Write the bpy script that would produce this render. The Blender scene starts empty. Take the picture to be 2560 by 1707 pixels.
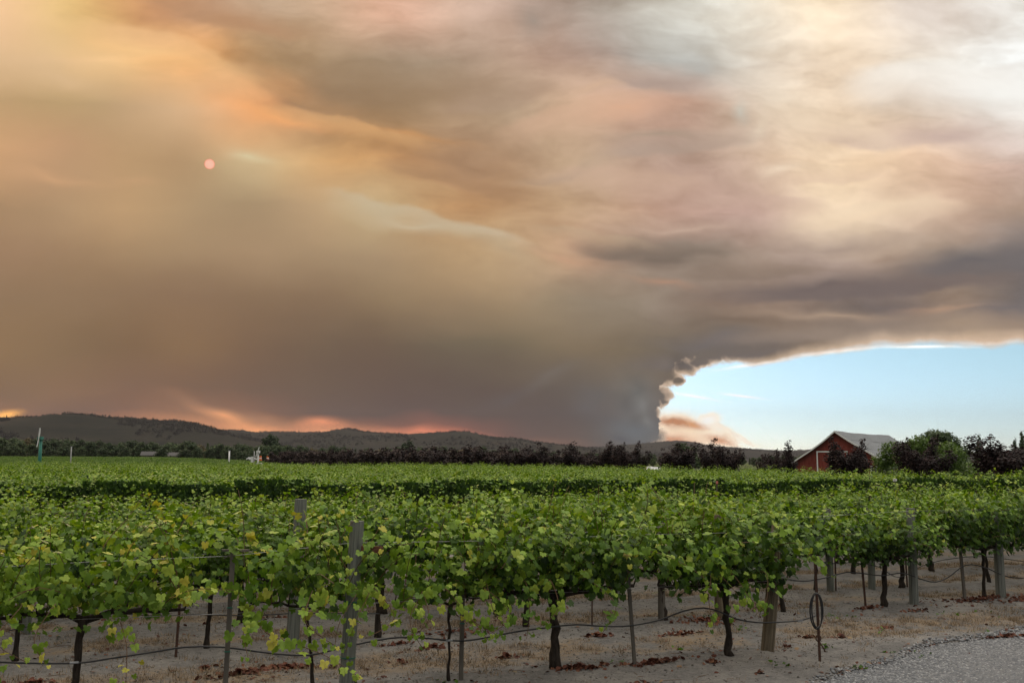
import bpy, math, random
import numpy as np
from mathutils import Vector, Matrix, Euler

random.seed(7)
rng = np.random.default_rng(11)
scene = bpy.context.scene
COL = scene.collection
R = math.radians

# ------------------------------------------------------------------ camera
CAM_H, FPX, PITCH = 2.7, 2489.0, R(6.8)
cam_d = bpy.data.cameras.new("camera")
cam = bpy.data.objects.new("camera", cam_d)
COL.objects.link(cam)
cam_d.sensor_width = 36.0
cam_d.lens = 35.0
cam_d.clip_start = 0.1
cam_d.clip_end = 60000
cam.location = (0, 0, CAM_H)
cam.rotation_euler = (Matrix.Rotation(R(90) + PITCH, 3, 'X') @ Matrix.Rotation(R(0.25), 3, 'Z')).to_euler()
scene.camera = cam

scene.view_settings.view_transform = 'Standard'
scene.view_settings.look = 'None'
scene.view_settings.exposure = 0.0
scene.view_settings.gamma = 1.0
scene.view_settings.use_curve_mapping = False
scene.cycles.use_denoising = True
scene.cycles.max_bounces = 6
scene.cycles.diffuse_bounces = 3
scene.cycles.glossy_bounces = 2
scene.cycles.transmission_bounces = 4
scene.cycles.transparent_max_bounces = 6
scene.cycles.volume_bounces = 0

SUN_AZ, SUN_EL = -16.3, 16.4          # degrees, from the red disc in the photograph
def sun_dir():
    a, e = R(SUN_AZ), R(SUN_EL)
    return Vector((math.sin(a) * math.cos(e), math.cos(a) * math.cos(e), math.sin(e)))


def lin(c):
    r = []
    for v in c[:3]:
        v = v / 255.0
        r.append(v / 12.92 if v <= 0.04045 else ((v + 0.055) / 1.055) ** 2.4)
    return (r[0], r[1], r[2], 1.0)


def UV(px, py):
    """Direction coordinates (x/y, z/y) of the sky features, from their bearings."""
    xc = (px - 1280) / FPX
    yc = (853.5 - py) / FPX
    f = math.cos(PITCH) - math.sin(PITCH) * yc
    return xc / f, (yc * math.cos(PITCH) + math.sin(PITCH)) / f


# ------------------------------------------------------------------ world
def build_world():
    w = bpy.data.worlds.new("World")
    scene.world = w
    w.use_nodes = True
    nt = w.node_tree
    N, L = nt.nodes, nt.links
    N.clear()

    def new(t, **k):
        n = N.new(t)
        for a, b in k.items():
            setattr(n, a, b)
        return n

    def setin(n, i, v):
        if isinstance(v, bpy.types.NodeSocket):
            L.new(v, n.inputs[i])
        else:
            n.inputs[i].default_value = v

    def math_(op, a, b=None, c=None, clamp=False):
        n = new('ShaderNodeMath', operation=op, use_clamp=clamp)
        setin(n, 0, a)
        if b is not None:
            setin(n, 1, b)
        if c is not None:
            setin(n, 2, c)
        return n.outputs[0]

    def vmath(op, a, b=None, s=None):
        n = new('ShaderNodeVectorMath', operation=op)
        setin(n, 0, a)
        if b is not None:
            setin(n, 1, b)
        if s is not None:
            n.inputs['Scale'].default_value = s
        return n.outputs[0]

    def ramp01(x, lo, hi):
        n = new('ShaderNodeMapRange', interpolation_type='SMOOTHSTEP')
        setin(n, 0, x)
        n.inputs[1].default_value = lo
        n.inputs[2].default_value = hi
        return n.outputs[0]

    def mix(f, a, b, mode='MIX'):
        n = new('ShaderNodeMix', data_type='RGBA', blend_type=mode)
        n.clamp_factor = True
        setin(n, 0, f)
        setin(n, 6, a)
        setin(n, 7, b)
        return n.outputs[2]

    tc = new('ShaderNodeTexCoord')
    sep = new('ShaderNodeSeparateXYZ')
    L.new(tc.outputs['Generated'], sep.inputs[0])
    X, Y, Z = sep.outputs
    den = math_('MAXIMUM', Y, 0.35)
    u0 = math_('DIVIDE', X, den)
    v0 = math_('DIVIDE', Z, den)
    comb = new('ShaderNodeCombineXYZ')
    L.new(u0, comb.inputs[0])
    L.new(v0, comb.inputs[1])
    P = comb.outputs[0]

    def noise(vec, scale, detail, rough, sx=1, sy=1, rot=0.0, off=0.0, dist=0.0):
        m = new('ShaderNodeMapping')
        L.new(vec, m.inputs[0])
        m.inputs['Location'].default_value = (off, off * .7, off * .3)
        m.inputs['Rotation'].default_value = (0, 0, rot)
        m.inputs['Scale'].default_value = (sx, sy, 1)
        n = new('ShaderNodeTexNoise')
        L.new(m.outputs[0], n.inputs['Vector'])
        n.inputs['Scale'].default_value = scale
        n.inputs['Detail'].default_value = detail
        n.inputs['Roughness'].default_value = rough
        n.inputs['Distortion'].default_value = dist
        return n

    def warp(vec, n, amp):
        c = vmath('SUBTRACT', n.outputs['Color'], (0.5, 0.5, 0.5))
        return vmath('ADD', vec, vmath('SCALE', c, s=amp))

    # how ruffled the smoke is: calm on the left, broken on the right and above
    calm = math_('SUBTRACT', v0, math_('MULTIPLY_ADD', u0, -0.62, 0.15))
    ruff = ramp01(calm, -0.03, 0.10)
    w1 = warp(P, noise(P, 5.5, 3, .55, 1, 1.9, R(8)), 0.055)
    Pw = w1
    w2n = noise(w1, 15, 3, .55, 1, 2.3, R(10), 3.1)
    c2 = vmath('SUBTRACT', w2n.outputs['Color'], (0.5, 0.5, 0.5))
    c2s = new('ShaderNodeVectorMath', operation='SCALE')
    L.new(c2, c2s.inputs[0])
    L.new(math_('MULTIPLY_ADD', ruff, 0.013, 0.004), c2s.inputs['Scale'])
    Pw = vmath('ADD', w1, c2s.outputs[0])
    sw = new('ShaderNodeSeparateXYZ')
    L.new(Pw, sw.inputs[0])
    uw, vw = sw.outputs[0], sw.outputs[1]

    # smoke colours over bearing (columns) and height (rows)
    COLS = [i * 160 for i in range(17)]
    GRID = SKY_GRID
    U0, U1 = -0.56, 0.56
    fu = math_('DIVIDE', math_('SUBTRACT', uw, U0), U1 - U0, clamp=True)
    prev = None
    last_v = None
    for py, cols in GRID:
        cr = new('ShaderNodeValToRGB')
        L.new(fu, cr.inputs[0])
        e = cr.color_ramp
        e.interpolation = 'EASE' if False else 'CARDINAL'
        while len(e.elements) < len(COLS):
            e.elements.new(0.5)
        pos = [min(1, max(0, (UV(px, py)[0] - U0) / (U1 - U0))) for px in COLS]
        for i, (p, c) in enumerate(zip(pos, cols)):
            e.elements[i].position = p
            e.elements[i].color = lin(c)
        v = UV(1280, py)[1]
        if prev is None:
            prev = cr.outputs[0]
        else:
            prev = mix(ramp01_lin(new, L, vw, v, last_v), cr.outputs[0], prev)
        last_v = v
    smoke = prev

    def brush(base, px, py, rx, ry, rot, col, st, vec=None, power=1.0):
        cu, cv = UV(px, py)
        m = new('ShaderNodeMapping', vector_type='TEXTURE')
        L.new(vec or Pw, m.inputs[0])
        m.inputs['Location'].default_value = (cu, cv, 0)
        m.inputs['Rotation'].default_value = (0, 0, R(rot))
        m.inputs['Scale'].default_value = (rx / FPX, ry / FPX, 1)
        g = new('ShaderNodeTexGradient', gradient_type='QUADRATIC_SPHERE' if power == 1 else 'SPHERICAL')
        L.new(m.outputs[0], g.inputs[0])
        f = math_('MULTIPLY', g.outputs['Fac'], st * (1.6 if power == 1 else 1.0), clamp=True)
        if base is None:
            return f
        return mix(f, base, lin(col))

    # fine cloud relief: light and dark billows
    d1 = noise(Pw, 8, 5, .6, 1, 2.6, R(9), 7.7)
    d2 = noise(Pw, 26, 4, .6, 1, 2.4, R(9), 1.7)
    dd = math_('ADD', math_('MULTIPLY', math_('SUBTRACT', d1.outputs['Fac'], .47), 1.0),
               math_('MULTIPLY', math_('SUBTRACT', d2.outputs['Fac'], .5), 0.35))
    amt = math_('MULTIPLY_ADD', ruff, 0.95, 0.13)
    gain = math_('MULTIPLY_ADD', dd, amt, 1.0)
    gc = new('ShaderNodeCombineColor')
    L.new(math_('MULTIPLY_ADD', dd, math_('MULTIPLY', amt, 0.85), 1.0), gc.inputs[0])
    L.new(gain, gc.inputs[1])
    L.new(math_('MULTIPLY_ADD', dd, math_('MULTIPLY', amt, 1.15), 1.0), gc.inputs[2])
    smoke = mix(1.0, smoke, gc.outputs[0], 'MULTIPLY')

    for b in SKY_BRUSHES:
        smoke = brush(smoke, *b)

    # lobes with one crisp side: bellies of darker smoke, lit crests
    ln = noise(P, 13, 5, .58, 1, 1.5, R(8), 4.4)
    Pl = warp(P, ln, 0.030)
    for (px, py, rx, ry, rot, col, st, side) in SKY_LOBES:
        cu, cv = UV(px, py)
        m = new('ShaderNodeMapping', vector_type='TEXTURE')
        L.new(Pl, m.inputs[0])
        m.inputs['Location'].default_value = (cu, cv, 0)
        m.inputs['Rotation'].default_value = (0, 0, R(rot))
        m.inputs['Scale'].default_value = (rx / FPX, ry / FPX * side, 1)
        g = new('ShaderNodeTexGradient', gradient_type='SPHERICAL')
        L.new(m.outputs[0], g.inputs[0])
        sx = new('ShaderNodeSeparateXYZ')
        L.new(m.outputs[0], sx.inputs[0])
        f = math_('MULTIPLY', ramp01(g.outputs['Fac'], 0.0, 0.34), ramp01(sx.outputs[1], 0.75, -0.55))
        endf = ramp01(math_('ABSOLUTE', sx.outputs[0]), 1.0, 0.35)
        f = math_('MULTIPLY', math_('MULTIPLY', f, endf), st)
        smoke = mix(f, smoke, lin(col))
    # cauliflower heads of the rising column
    vr = new('ShaderNodeTexVoronoi', feature='SMOOTH_F1')
    vm = new('ShaderNodeMapping')
    L.new(warp(P, noise(P, 40, 3, .5, 1, 1, 0, 6.0), 0.012), vm.inputs[0])
    vm.inputs['Scale'].default_value = (1, 1.15, 1)
    L.new(vm.outputs[0], vr.inputs['Vector'])
    vr.inputs['Scale'].default_value = 46
    vr.inputs['Smoothness'].default_value = 0.5
    colm = math_('MAXIMUM', brush(None, 1590, 1000, 130, 150, 0, None, 1.0, vec=P), brush(None, 1690, 905, 90, 50, 20, None, .8, vec=P))
    gv = math_('MULTIPLY_ADD', math_('MULTIPLY', math_('SUBTRACT', vr.outputs['Distance'], 0.40), colm), -0.75, 1.0)
    cc = new('ShaderNodeCombineColor')
    for i_ in range(3):
        L.new(gv, cc.inputs[i_])
    smoke = mix(1.0, smoke, cc.outputs[0], 'MULTIPLY')

    # clear patch of sky at the right, under the edge of the smoke
    en = noise(P, 30, 6, .6, 1, 1.15, 0, 5.0)
    ce = vmath('SUBTRACT', en.outputs['Color'], (0.5, 0.5, 0.5))
    ces = new('ShaderNodeVectorMath', operation='SCALE')
    L.new(ce, ces.inputs[0])
    L.new(math_('MULTIPLY_ADD', ramp01(u0, .165, .26), -0.042, 0.056), ces.inputs['Scale'])
    Pe = vmath('ADD', P, ces.outputs[0])
    vo = math_('MULTIPLY', math_('MULTIPLY', math_('SUBTRACT', 0.42, vr.outputs['Distance']), ramp01(u0, .26, .17)), 0.012)
    vc = new('ShaderNodeCombineXYZ')
    L.new(math_('MULTIPLY', vo, -1.0), vc.inputs[0])
    L.new(math_('MULTIPLY', vo, 0.6), vc.inputs[1])
    Pe = vmath('ADD', Pe, vc.outputs[0])
    en2 = noise(P, 7, 2, .5, 1, 1, 0, 9.0)
    Pe = warp(Pe, en2, 0.009)
    se = new('ShaderNodeSeparateXYZ')
    L.new(Pe, se.inputs[0])
    fc = new('ShaderNodeFloatCurve')
    cu_ = fc.mapping.curves[0]
    EU0, EU1 = 0.10, 0.60
    pts = []
    for px, py in SKY_EDGE:
        u, v = UV(px, py)
        pts.append(((u - EU0) / (EU1 - EU0), min(1, max(0, v * 4 + 0.1))))
    while len(cu_.points) < len(pts):
        cu_.points.new(0.5, 0.5)
    for p, (a, b) in zip(cu_.points, pts):
        p.location = (a, b)
        p.handle_type = 'AUTO_CLAMPED'
    fc.mapping.update()
    L.new(math_('DIVIDE', math_('SUBTRACT', se.outputs[0], EU0), EU1 - EU0, clamp=True), fc.inputs['Value'])
    vedge = math_('MULTIPLY', math_('SUBTRACT', fc.outputs[0], 0.1), 0.25)
    dist = math_('SUBTRACT', vedge, se.outputs[1])            # > 0: clear
    # softer towards the right, crisp at the column
    soft = math_('MULTIPLY_ADD', ramp01(u0, 0.19, 0.34), 0.0025, 0.0058)
    clear = math_('DIVIDE', math_('ADD', dist, math_('MULTIPLY', soft, 0.3)), soft, clamp=True)
    # sunlit rim just inside the edge
    rim = math_('SUBTRACT', 1.0, math_('DIVIDE', math_('MULTIPLY', dist, -1.0), math_('MULTIPLY_ADD', ramp01(u0, .17, .36), .010, .0045)), clamp=True)
    knobs = None
    kn = warp(P, noise(P, 42, 5, .62, 1, 1, 0, 3.3), 0.020)
    for (px, py, rx, ry) in SKY_KNOBS:
        f = brush(None, px, py, rx, ry, 0, None, 1.0, vec=kn, power=2)
        knobs = f if knobs is None else math_('MAXIMUM', knobs, f)
    kmask = ramp01(knobs, 0.12, 0.42)
    kcore = ramp01(knobs, 0.30, 0.75)
    rim = math_('MULTIPLY', math_('POWER', rim, 1.6), 0.85)
    rim = math_('MULTIPLY', rim, math_('SUBTRACT', 1.0, kcore, clamp=True))
    smoke = mix(rim, smoke, lin((246, 214, 184)))
    # low lit puff beside the foot of the column, and thin vapour trails
    pn = warp(P, noise(P, 34, 5, .62, 1, 1.2, 0, 2.0), 0.014)
    puffs = None
    puffc = None
    for (px, py, rx, ry, rot, col, st) in SKY_PUFF:
        f = brush(None, px, py, rx, ry, rot, col, st, vec=pn)
        puffc = mix(f, puffc if puffc is not None else lin((255, 240, 218)), lin(col))
        f2 = math_('MULTIPLY', f, 2.8, clamp=True)
        puffs = f2 if puffs is None else math_('MAXIMUM', puffs, f2)
    for (px, py, rx, ry, rot, st) in SKY_TRAILS:
        f = brush(None, px, py, rx, ry, rot, None, st, vec=warp(P, noise(P, 12, 4, .6), 0.004))
        puffc = mix(math_('MULTIPLY', f, 6, clamp=True), puffc, lin((253, 252, 247)))
        puffs = math_('MAXIMUM', puffs, f)
    # overhead and behind: unseen pale zenith boosted, grey back dimmed, to shape the land's light
    back = ramp01(math_('MULTIPLY', Y, -1.0), -0.30, 0.35)
    smoke = mix(back, smoke, lin(SKY_BACK))
    up = ramp01(Z, 0.46, 0.80)
    zc = lin(SKY_ZENITH)
    smoke = mix(up, smoke, (zc[0] * ZENITH_GAIN, zc[1] * ZENITH_GAIN, zc[2] * ZENITH_GAIN, 1))
    clear = math_('MULTIPLY', clear, math_('SUBTRACT', 1.0, back))
    clear = math_('MULTIPLY', clear, math_('SUBTRACT', 1.0, kmask, clamp=True))

    sky = new('ShaderNodeTexSky', sky_type='NISHITA')
    sky.sun_disc = False
    sky.sun_elevation = R(SUN_EL)
    sky.sun_rotation = R(SUN_AZ)
    sky.air_density = 1.0
    sky.dust_density = 0.3
    sky.ozone_density = 4.0
    tint = mix(ramp01(v0, 0.0, 0.14), SKY_TINT_LOW, SKY_TINT_HIGH)
    skc = mix(1.0, sky.outputs[0], tint, 'MULTIPLY')
    p10 = new('ShaderNodeVectorMath', operation='SCALE')
    L.new(puffc, p10.inputs[0])
    p10.inputs['Scale'].default_value = 15.0
    skc = mix(puffs, skc, p10.outputs[0])
    b1 = new('ShaderNodeBackground')
    b1.inputs[1].default_value = 0.10
    L.new(skc, b1.inputs[0])
    b2 = new('ShaderNodeBackground')
    b2.inputs[1].default_value = 1.0
    L.new(smoke, b2.inputs[0])
    mx = new('ShaderNodeMixShader')
    L.new(clear, mx.inputs[0])
    L.new(b2.outputs[0], mx.inputs[1])
    L.new(b1.outputs[0], mx.inputs[2])
    out = new('ShaderNodeOutputWorld')
    L.new(mx.outputs[0], out.inputs[0])
    w.cycles.sampling_method = 'MANUAL'
    w.cycles.sample_map_resolution = 512


def ramp01_lin(new, L, x, lo, hi):
    n = new('ShaderNodeMapRange', interpolation_type='LINEAR')
    L.new(x, n.inputs[0])
    n.inputs[1].default_value = lo
    n.inputs[2].default_value = hi
    return n.outputs[0]


SKY_TINT_LOW = (1.58, 1.82, 2.40, 1)
SKY_TINT_HIGH = (1.50, 1.52, 1.44, 1)
ZENITH_GAIN = 2.0
SKY_ZENITH = (255, 248, 238)
SKY_BACK = (126, 130, 140)
SKY_GRID = [
 (30,[(250,205,155),(235,195,130),(205,152,102),(192,147,112),(187,156,127),(202,167,137),(228,182,154),(215,180,157),(190,162,144),(172,154,140),(196,188,175),(230,225,212),(236,221,199),(250,228,198),(228,212,196),(229,217,205),(242,238,230)]),
 (150,[(228,190,145),(236,196,146),(252,202,140),(240,176,110),(192,152,107),(180,150,115),(172,150,125),(176,153,131),(188,158,136),(180,153,137),(182,175,166),(202,198,189),(243,229,211),(246,223,196),(240,223,202),(251,246,236),(255,255,251)]),
 (270,[(196,161,116),(192,160,115),(202,167,126),(226,182,137),(236,168,112),(175,136,101),(162,132,98),(168,138,108),(176,149,122),(212,176,147),(206,166,142),(200,168,147),(238,219,196),(243,218,189),(238,215,191),(236,221,207),(250,243,235)]),
 (390,[(213,166,121),(198,156,116),(192,155,113),(186,153,113),(216,187,141),(222,176,121),(196,147,97),(176,137,102),(176,142,111),(191,161,132),(190,161,142),(196,167,148),(236,207,180),(250,221,187),(240,206,172),(226,192,168),(206,177,163)]),
 (510,[(173,139,103),(183,149,111),(196,159,116),(181,151,113),(173,146,111),(196,164,124),(204,175,131),(198,153,106),(188,148,108),(200,166,132),(206,169,144),(201,166,150),(205,173,155),(247,220,187),(235,206,177),(206,172,148),(176,151,132)]),
 (630,[(162,128,96),(165,132,98),(168,136,100),(170,140,105),(172,142,108),(172,144,110),(175,147,113),(193,160,119),(199,165,126),(188,151,122),(158,135,117),(160,142,126),(175,153,137),(180,157,143),(174,151,133),(150,134,121),(118,110,108)]),
 (750,[(148,118,86),(148,118,86),(145,115,84),(142,112,83),(140,112,83),(142,115,86),(150,125,93),(158,132,100),(158,134,103),(151,132,107),(144,127,109),(142,121,105),(150,127,110),(128,112,102),(120,107,102),(150,128,110),(114,107,106)]),
 (870,[(145,112,73),(135,105,70),(130,99,66),(138,105,70),(122,93,66),(112,89,66),(108,87,66),(110,95,73),(120,105,80),(130,112,86),(122,107,85),(112,101,86),(125,108,90),(140,121,101),(165,143,120),(196,169,140),(200,169,140)]),
 (970,[(136,101,68),(144,105,70),(134,97,68),(126,91,64),(114,84,62),(104,79,60),(96,73,58),(90,71,58),(88,71,60),(98,87,76),(112,100,87),(114,99,85),(121,104,88),(126,107,90),(136,115,96),(146,124,102),(146,124,102)]),
 (1030,[(166,109,69),(134,92,65),(136,91,63),(158,105,69),(138,91,63),(104,74,59),(91,65,55),(84,61,53),(78,59,53),(76,65,63),(86,86,87),(96,89,85),(101,91,85),(104,93,85),(106,94,87),(106,94,87),(106,94,87)]),
 (1085,[(227,153,79),(167,108,69),(172,108,69),(197,133,82),(217,140,82),(192,120,78),(168,100,72),(164,91,69),(110,74,64),(90,74,68),(94,97,97),(100,100,98),(104,100,96),(106,100,94),(108,100,94),(110,100,94),(110,100,94)]),
]
# px, py, rx, ry, rot, colour, strength
SKY_BRUSHES = [
 (620,372,110,34,-14,(224,208,166),.55),
 (1040,562,300,34,-12,(210,192,160),.45),
 (1230,600,180,22,-20,(208,180,150),.45),
 (700,285,330,34,-12,(250,176,112),.55),
 (330,115,300,40,-14,(255,206,140),.5),
 (960,255,260,70,-2,(156,126,94),.6),
 (1330,60,90,80,20,(160,146,134),.5),
 (1750,170,130,60,-15,(186,184,178),.5),
 (1840,285,40,60,-10,(204,204,192),.4),
 (1560,290,180,40,5,(228,176,142),.5),
 (1650,215,190,30,6,(178,156,142),.5),
 (1640,350,250,30,4,(172,152,132),.5),
 (2380,330,200,36,4,(202,178,168),.45),
 (2500,210,230,70,6,(255,254,248),.6),
 (2180,520,300,26,12,(252,224,190),.45),
 (2470,520,160,40,0,(176,152,134),.4),
 (1640,640,270,44,-2,(124,108,95),.75),
 (1700,600,260,26,-4,(168,152,136),.4),
 (1250,640,200,40,-24,(188,164,132),.4),
 (1700,560,320,22,3,(212,182,162),.4),
 (2100,600,360,30,4,(168,146,132),.5),
 (1180,400,230,34,-12,(164,128,96),.6),
 (1010,330,260,26,-10,(206,152,98),.55),
 (820,265,230,30,-14,(158,126,94),.6),
 (640,180,120,60,-30,(170,134,98),.45),
 (560,60,250,36,-12,(186,142,106),.5),
 (150,200,220,50,-20,(226,190,146),.4),
 (120,440,260,24,-6,(216,168,124),.45),
 (330,445,120,24,-8,(206,162,120),.35),
 (1480,240,160,30,22,(218,182,152),.45),
 (1400,420,220,30,10,(176,152,130),.45),
 (1880,330,50,90,-40,(250,232,206),.35),
 (1960,420,120,30,10,(252,230,204),.45),
 (1400,655,160,22,-8,(206,160,128),.4),
 (1650,705,160,18,-6,(196,146,116),.35),
 (2420,650,340,66,6,(110,103,102),.75),
 (2060,712,480,40,3,(118,102,96),.75),
 (2520,770,260,40,6,(110,105,108),.5),
 (2080,778,440,26,1,(180,154,131),.6),
 (2360,762,190,16,-2,(186,150,124),.5),
 (1780,850,260,40,1,(108,101,99),.75),
 (2000,835,260,18,6,(150,132,118),.4),
 (1500,760,220,80,-20,(148,132,112),.35),
 (1380,945,150,30,20,(120,112,104),.35),
 (1260,990,160,34,18,(86,78,78),.4),
 (1500,985,90,40,10,(94,94,94),.4),
 (1600,1000,80,60,30,(126,120,112),.35),
 (1575,1060,120,90,10,(98,110,118),.6),
 (1590,985,90,90,0,(108,112,110),.55),
 (1470,1010,70,60,0,(88,88,92),.4),
 (1610,1030,26,40,20,(126,130,128),.5),
 (1545,1088,60,20,-6,(70,78,90),.6),
 (1625,1085,40,26,40,(120,116,112),.5),
 (15,1030,75,22,14,(330,235,115),.95),
 (820,1084,760,40,-3,(268,176,122),.75),
 (640,1050,330,30,-6,(190,134,96),.45),
 (560,1045,120,28,-18,(296,198,126),.75),
 (500,1015,160,30,-20,(176,126,92),.4),
 (660,1078,150,22,-4,(300,200,126),.75),
 (820,1060,120,30,0,(280,172,116),.65),
 (1080,1078,190,20,-2,(262,148,106),.7),
 (1230,1090,130,20,-4,(160,94,82),.4),
]
SKY_KNOBS = [(1668,936,54,40),(1690,950,26,18),(1650,985,44,40),(1660,1002,20,16),(1712,914,60,30),(1630,1040,30,50),(1750,903,60,18),(1632,1088,48,34)]
SKY_EDGE = [(1600,1250),(1634,1150),(1640,1060),(1646,1000),(1656,975),(1668,955),(1684,938),(1700,922),(1722,906),(1765,905),(1820,902),(1880,908),(1950,897),(2000,882),(2100,865),(2200,852),(2300,850),(2400,855),(2560,850),(2700,850)]
SKY_PUFF = [
 (1715,1078,150,66,-14,(255,228,196),1.0),
 (1800,1086,90,40,-30,(255,236,210),1.0),
 (1690,1098,120,34,-10,(214,156,120),1.0),
 (1800,1100,74,20,-18,(216,160,122),.95),
 (1690,1054,110,20,-7,(188,124,80),1.0),
 (1740,1058,54,16,-12,(212,146,92),1.0),
 (1772,1046,44,26,10,(255,253,246),1.0),
 (1796,1068,40,26,-45,(255,244,226),.9),
 (1855,1093,80,12,-20,(252,246,232),.5),
]
SKY_TRAILS = [(1735,988,95,7,-9,.8),(1855,987,95,6,-7,.75),(2080,876,280,10,7,.8),(1900,906,170,9,9,.8),(2300,862,240,8,0,.7),(2480,850,140,12,4,.6)]
# px, py, rx, ry, rot, colour, strength, crisp side (1 below, -1 above)
SKY_LOBES = [
 (980,165,400,135,-5,(150,122,92),.62,1),
 (760,230,260,50,-22,(186,142,98),.45,1),
 (560,25,340,62,-13,(186,142,106),.6,1),
 (1240,230,220,60,16,(168,140,118),.4,1),
 (1640,185,200,46,-8,(176,154,142),.6,1),
 (1700,345,300,52,5,(178,156,140),.6,1),
 (2260,325,320,52,4,(204,178,167),.55,1),
 (2080,430,200,30,6,(226,194,168),.4,1),
 (1150,440,280,42,-11,(168,130,96),.55,1),
 (1640,615,270,48,0,(124,109,96),.8,1),
 (1860,668,280,38,3,(138,119,104),.65,1),
 (2180,695,560,56,4,(113,100,97),.8,1),
 (2450,640,260,60,6,(106,101,102),.6,1),
 (2150,815,520,46,3,(158,139,124),.6,1),
 (1790,872,300,46,6,(111,103,101),.7,1),
 (2210,540,290,50,8,(250,224,192),.6,-1),
 (1440,300,280,66,16,(220,180,150),.55,-1),
 (1560,465,300,60,-4,(210,176,152),.5,-1),
 (1900,520,260,44,0,(208,176,158),.5,-1),
 (2080,330,240,60,-16,(248,224,196),.45,-1),
 (2330,230,320,110,0,(254,250,242),.6,-1),
 (1060,560,360,40,-14,(206,190,160),.6,-1),
 (860,330,330,44,-12,(232,178,120),.5,-1),
 (420,150,330,70,-18,(250,202,146),.45,-1),
 (1000,480,240,34,-8,(204,166,120),.4,-1),
 (1480,600,220,30,-10,(196,170,140),.4,-1),
]

build_world()

# sun lamp: weak, very soft, behind the smoke
sd = bpy.data.lights.new("sun_light", 'SUN')
sd.energy = 0.5
sd.angle = R(14)
sd.color = (1.0, 0.72, 0.52)
so = bpy.data.objects.new("sun_light", sd)
so.rotation_euler = (-sun_dir()).to_track_quat('-Z', 'Y').to_euler()
COL.objects.link(so)
#@@STRUCTURE
# ================================================================== helpers
def tag(o, label=None, cat=None, group=None, kind=None):
    if label: o['label'] = label
    if cat: o['category'] = cat
    if group: o['group'] = group
    if kind: o['kind'] = kind
    return o

def link(name, data, parent=None, loc=None, rot=None, scale=None):
    o = bpy.data.objects.new(name, data)
    COL.objects.link(o)
    if parent is not None: o.parent = parent
    if loc is not None: o.location = loc
    if rot is not None: o.rotation_euler = rot
    if scale is not None: o.scale = (scale,) * 3 if isinstance(scale, (int, float)) else scale
    return o

def empty(name, loc, rz=0.0):
    o = link(name, None, loc=loc, rot=(0, 0, rz))
    o.empty_display_size = 0.3
    return o

def children_of(o):
    return [c for c in COL.objects if c.parent == o]

def copy_tree(root, kids, loc, rz, scale=None):
    r_ = root.copy(); COL.objects.link(r_)
    r_.location = loc; r_.rotation_euler = (0, 0, rz)
    if scale is not None: r_.scale = (scale,) * 3 if isinstance(scale, (int, float)) else scale
    for k in kids:
        c = k.copy(); COL.objects.link(c); c.parent = r_
    return r_

def mesh_np(name, V, F, mat=None, attr=None, smooth=False, attrs=None):
    """V (n,3) array, F (m,k) array of equal-size faces."""
    V = np.asarray(V, dtype=np.float32); F = np.asarray(F, dtype=np.int32)
    me = bpy.data.meshes.new(name)
    n, (m, k) = len(V), F.shape
    me.vertices.add(n); me.vertices.foreach_set('co', V.ravel())
    me.loops.add(m * k); me.loops.foreach_set('vertex_index', F.ravel())
    me.polygons.add(m)
    me.polygons.foreach_set('loop_start', np.arange(0, m * k, k, dtype=np.int32))
    me.polygons.foreach_set('loop_total', np.full(m, k, dtype=np.int32))
    if smooth: me.polygons.foreach_set('use_smooth', np.ones(m, dtype=bool))
    me.update(calc_edges=True)
    if attr is not None:
        a = me.attributes.new('rnd', 'FLOAT', 'POINT')
        a.data.foreach_set('value', np.asarray(attr, dtype=np.float32).ravel())
    for kname, arr in (attrs or {}).items():
        a = me.attributes.new(kname, 'FLOAT', 'POINT')
        a.data.foreach_set('value', np.asarray(arr, dtype=np.float32).ravel())
    if mat is not None: me.materials.append(mat)
    return me

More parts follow.
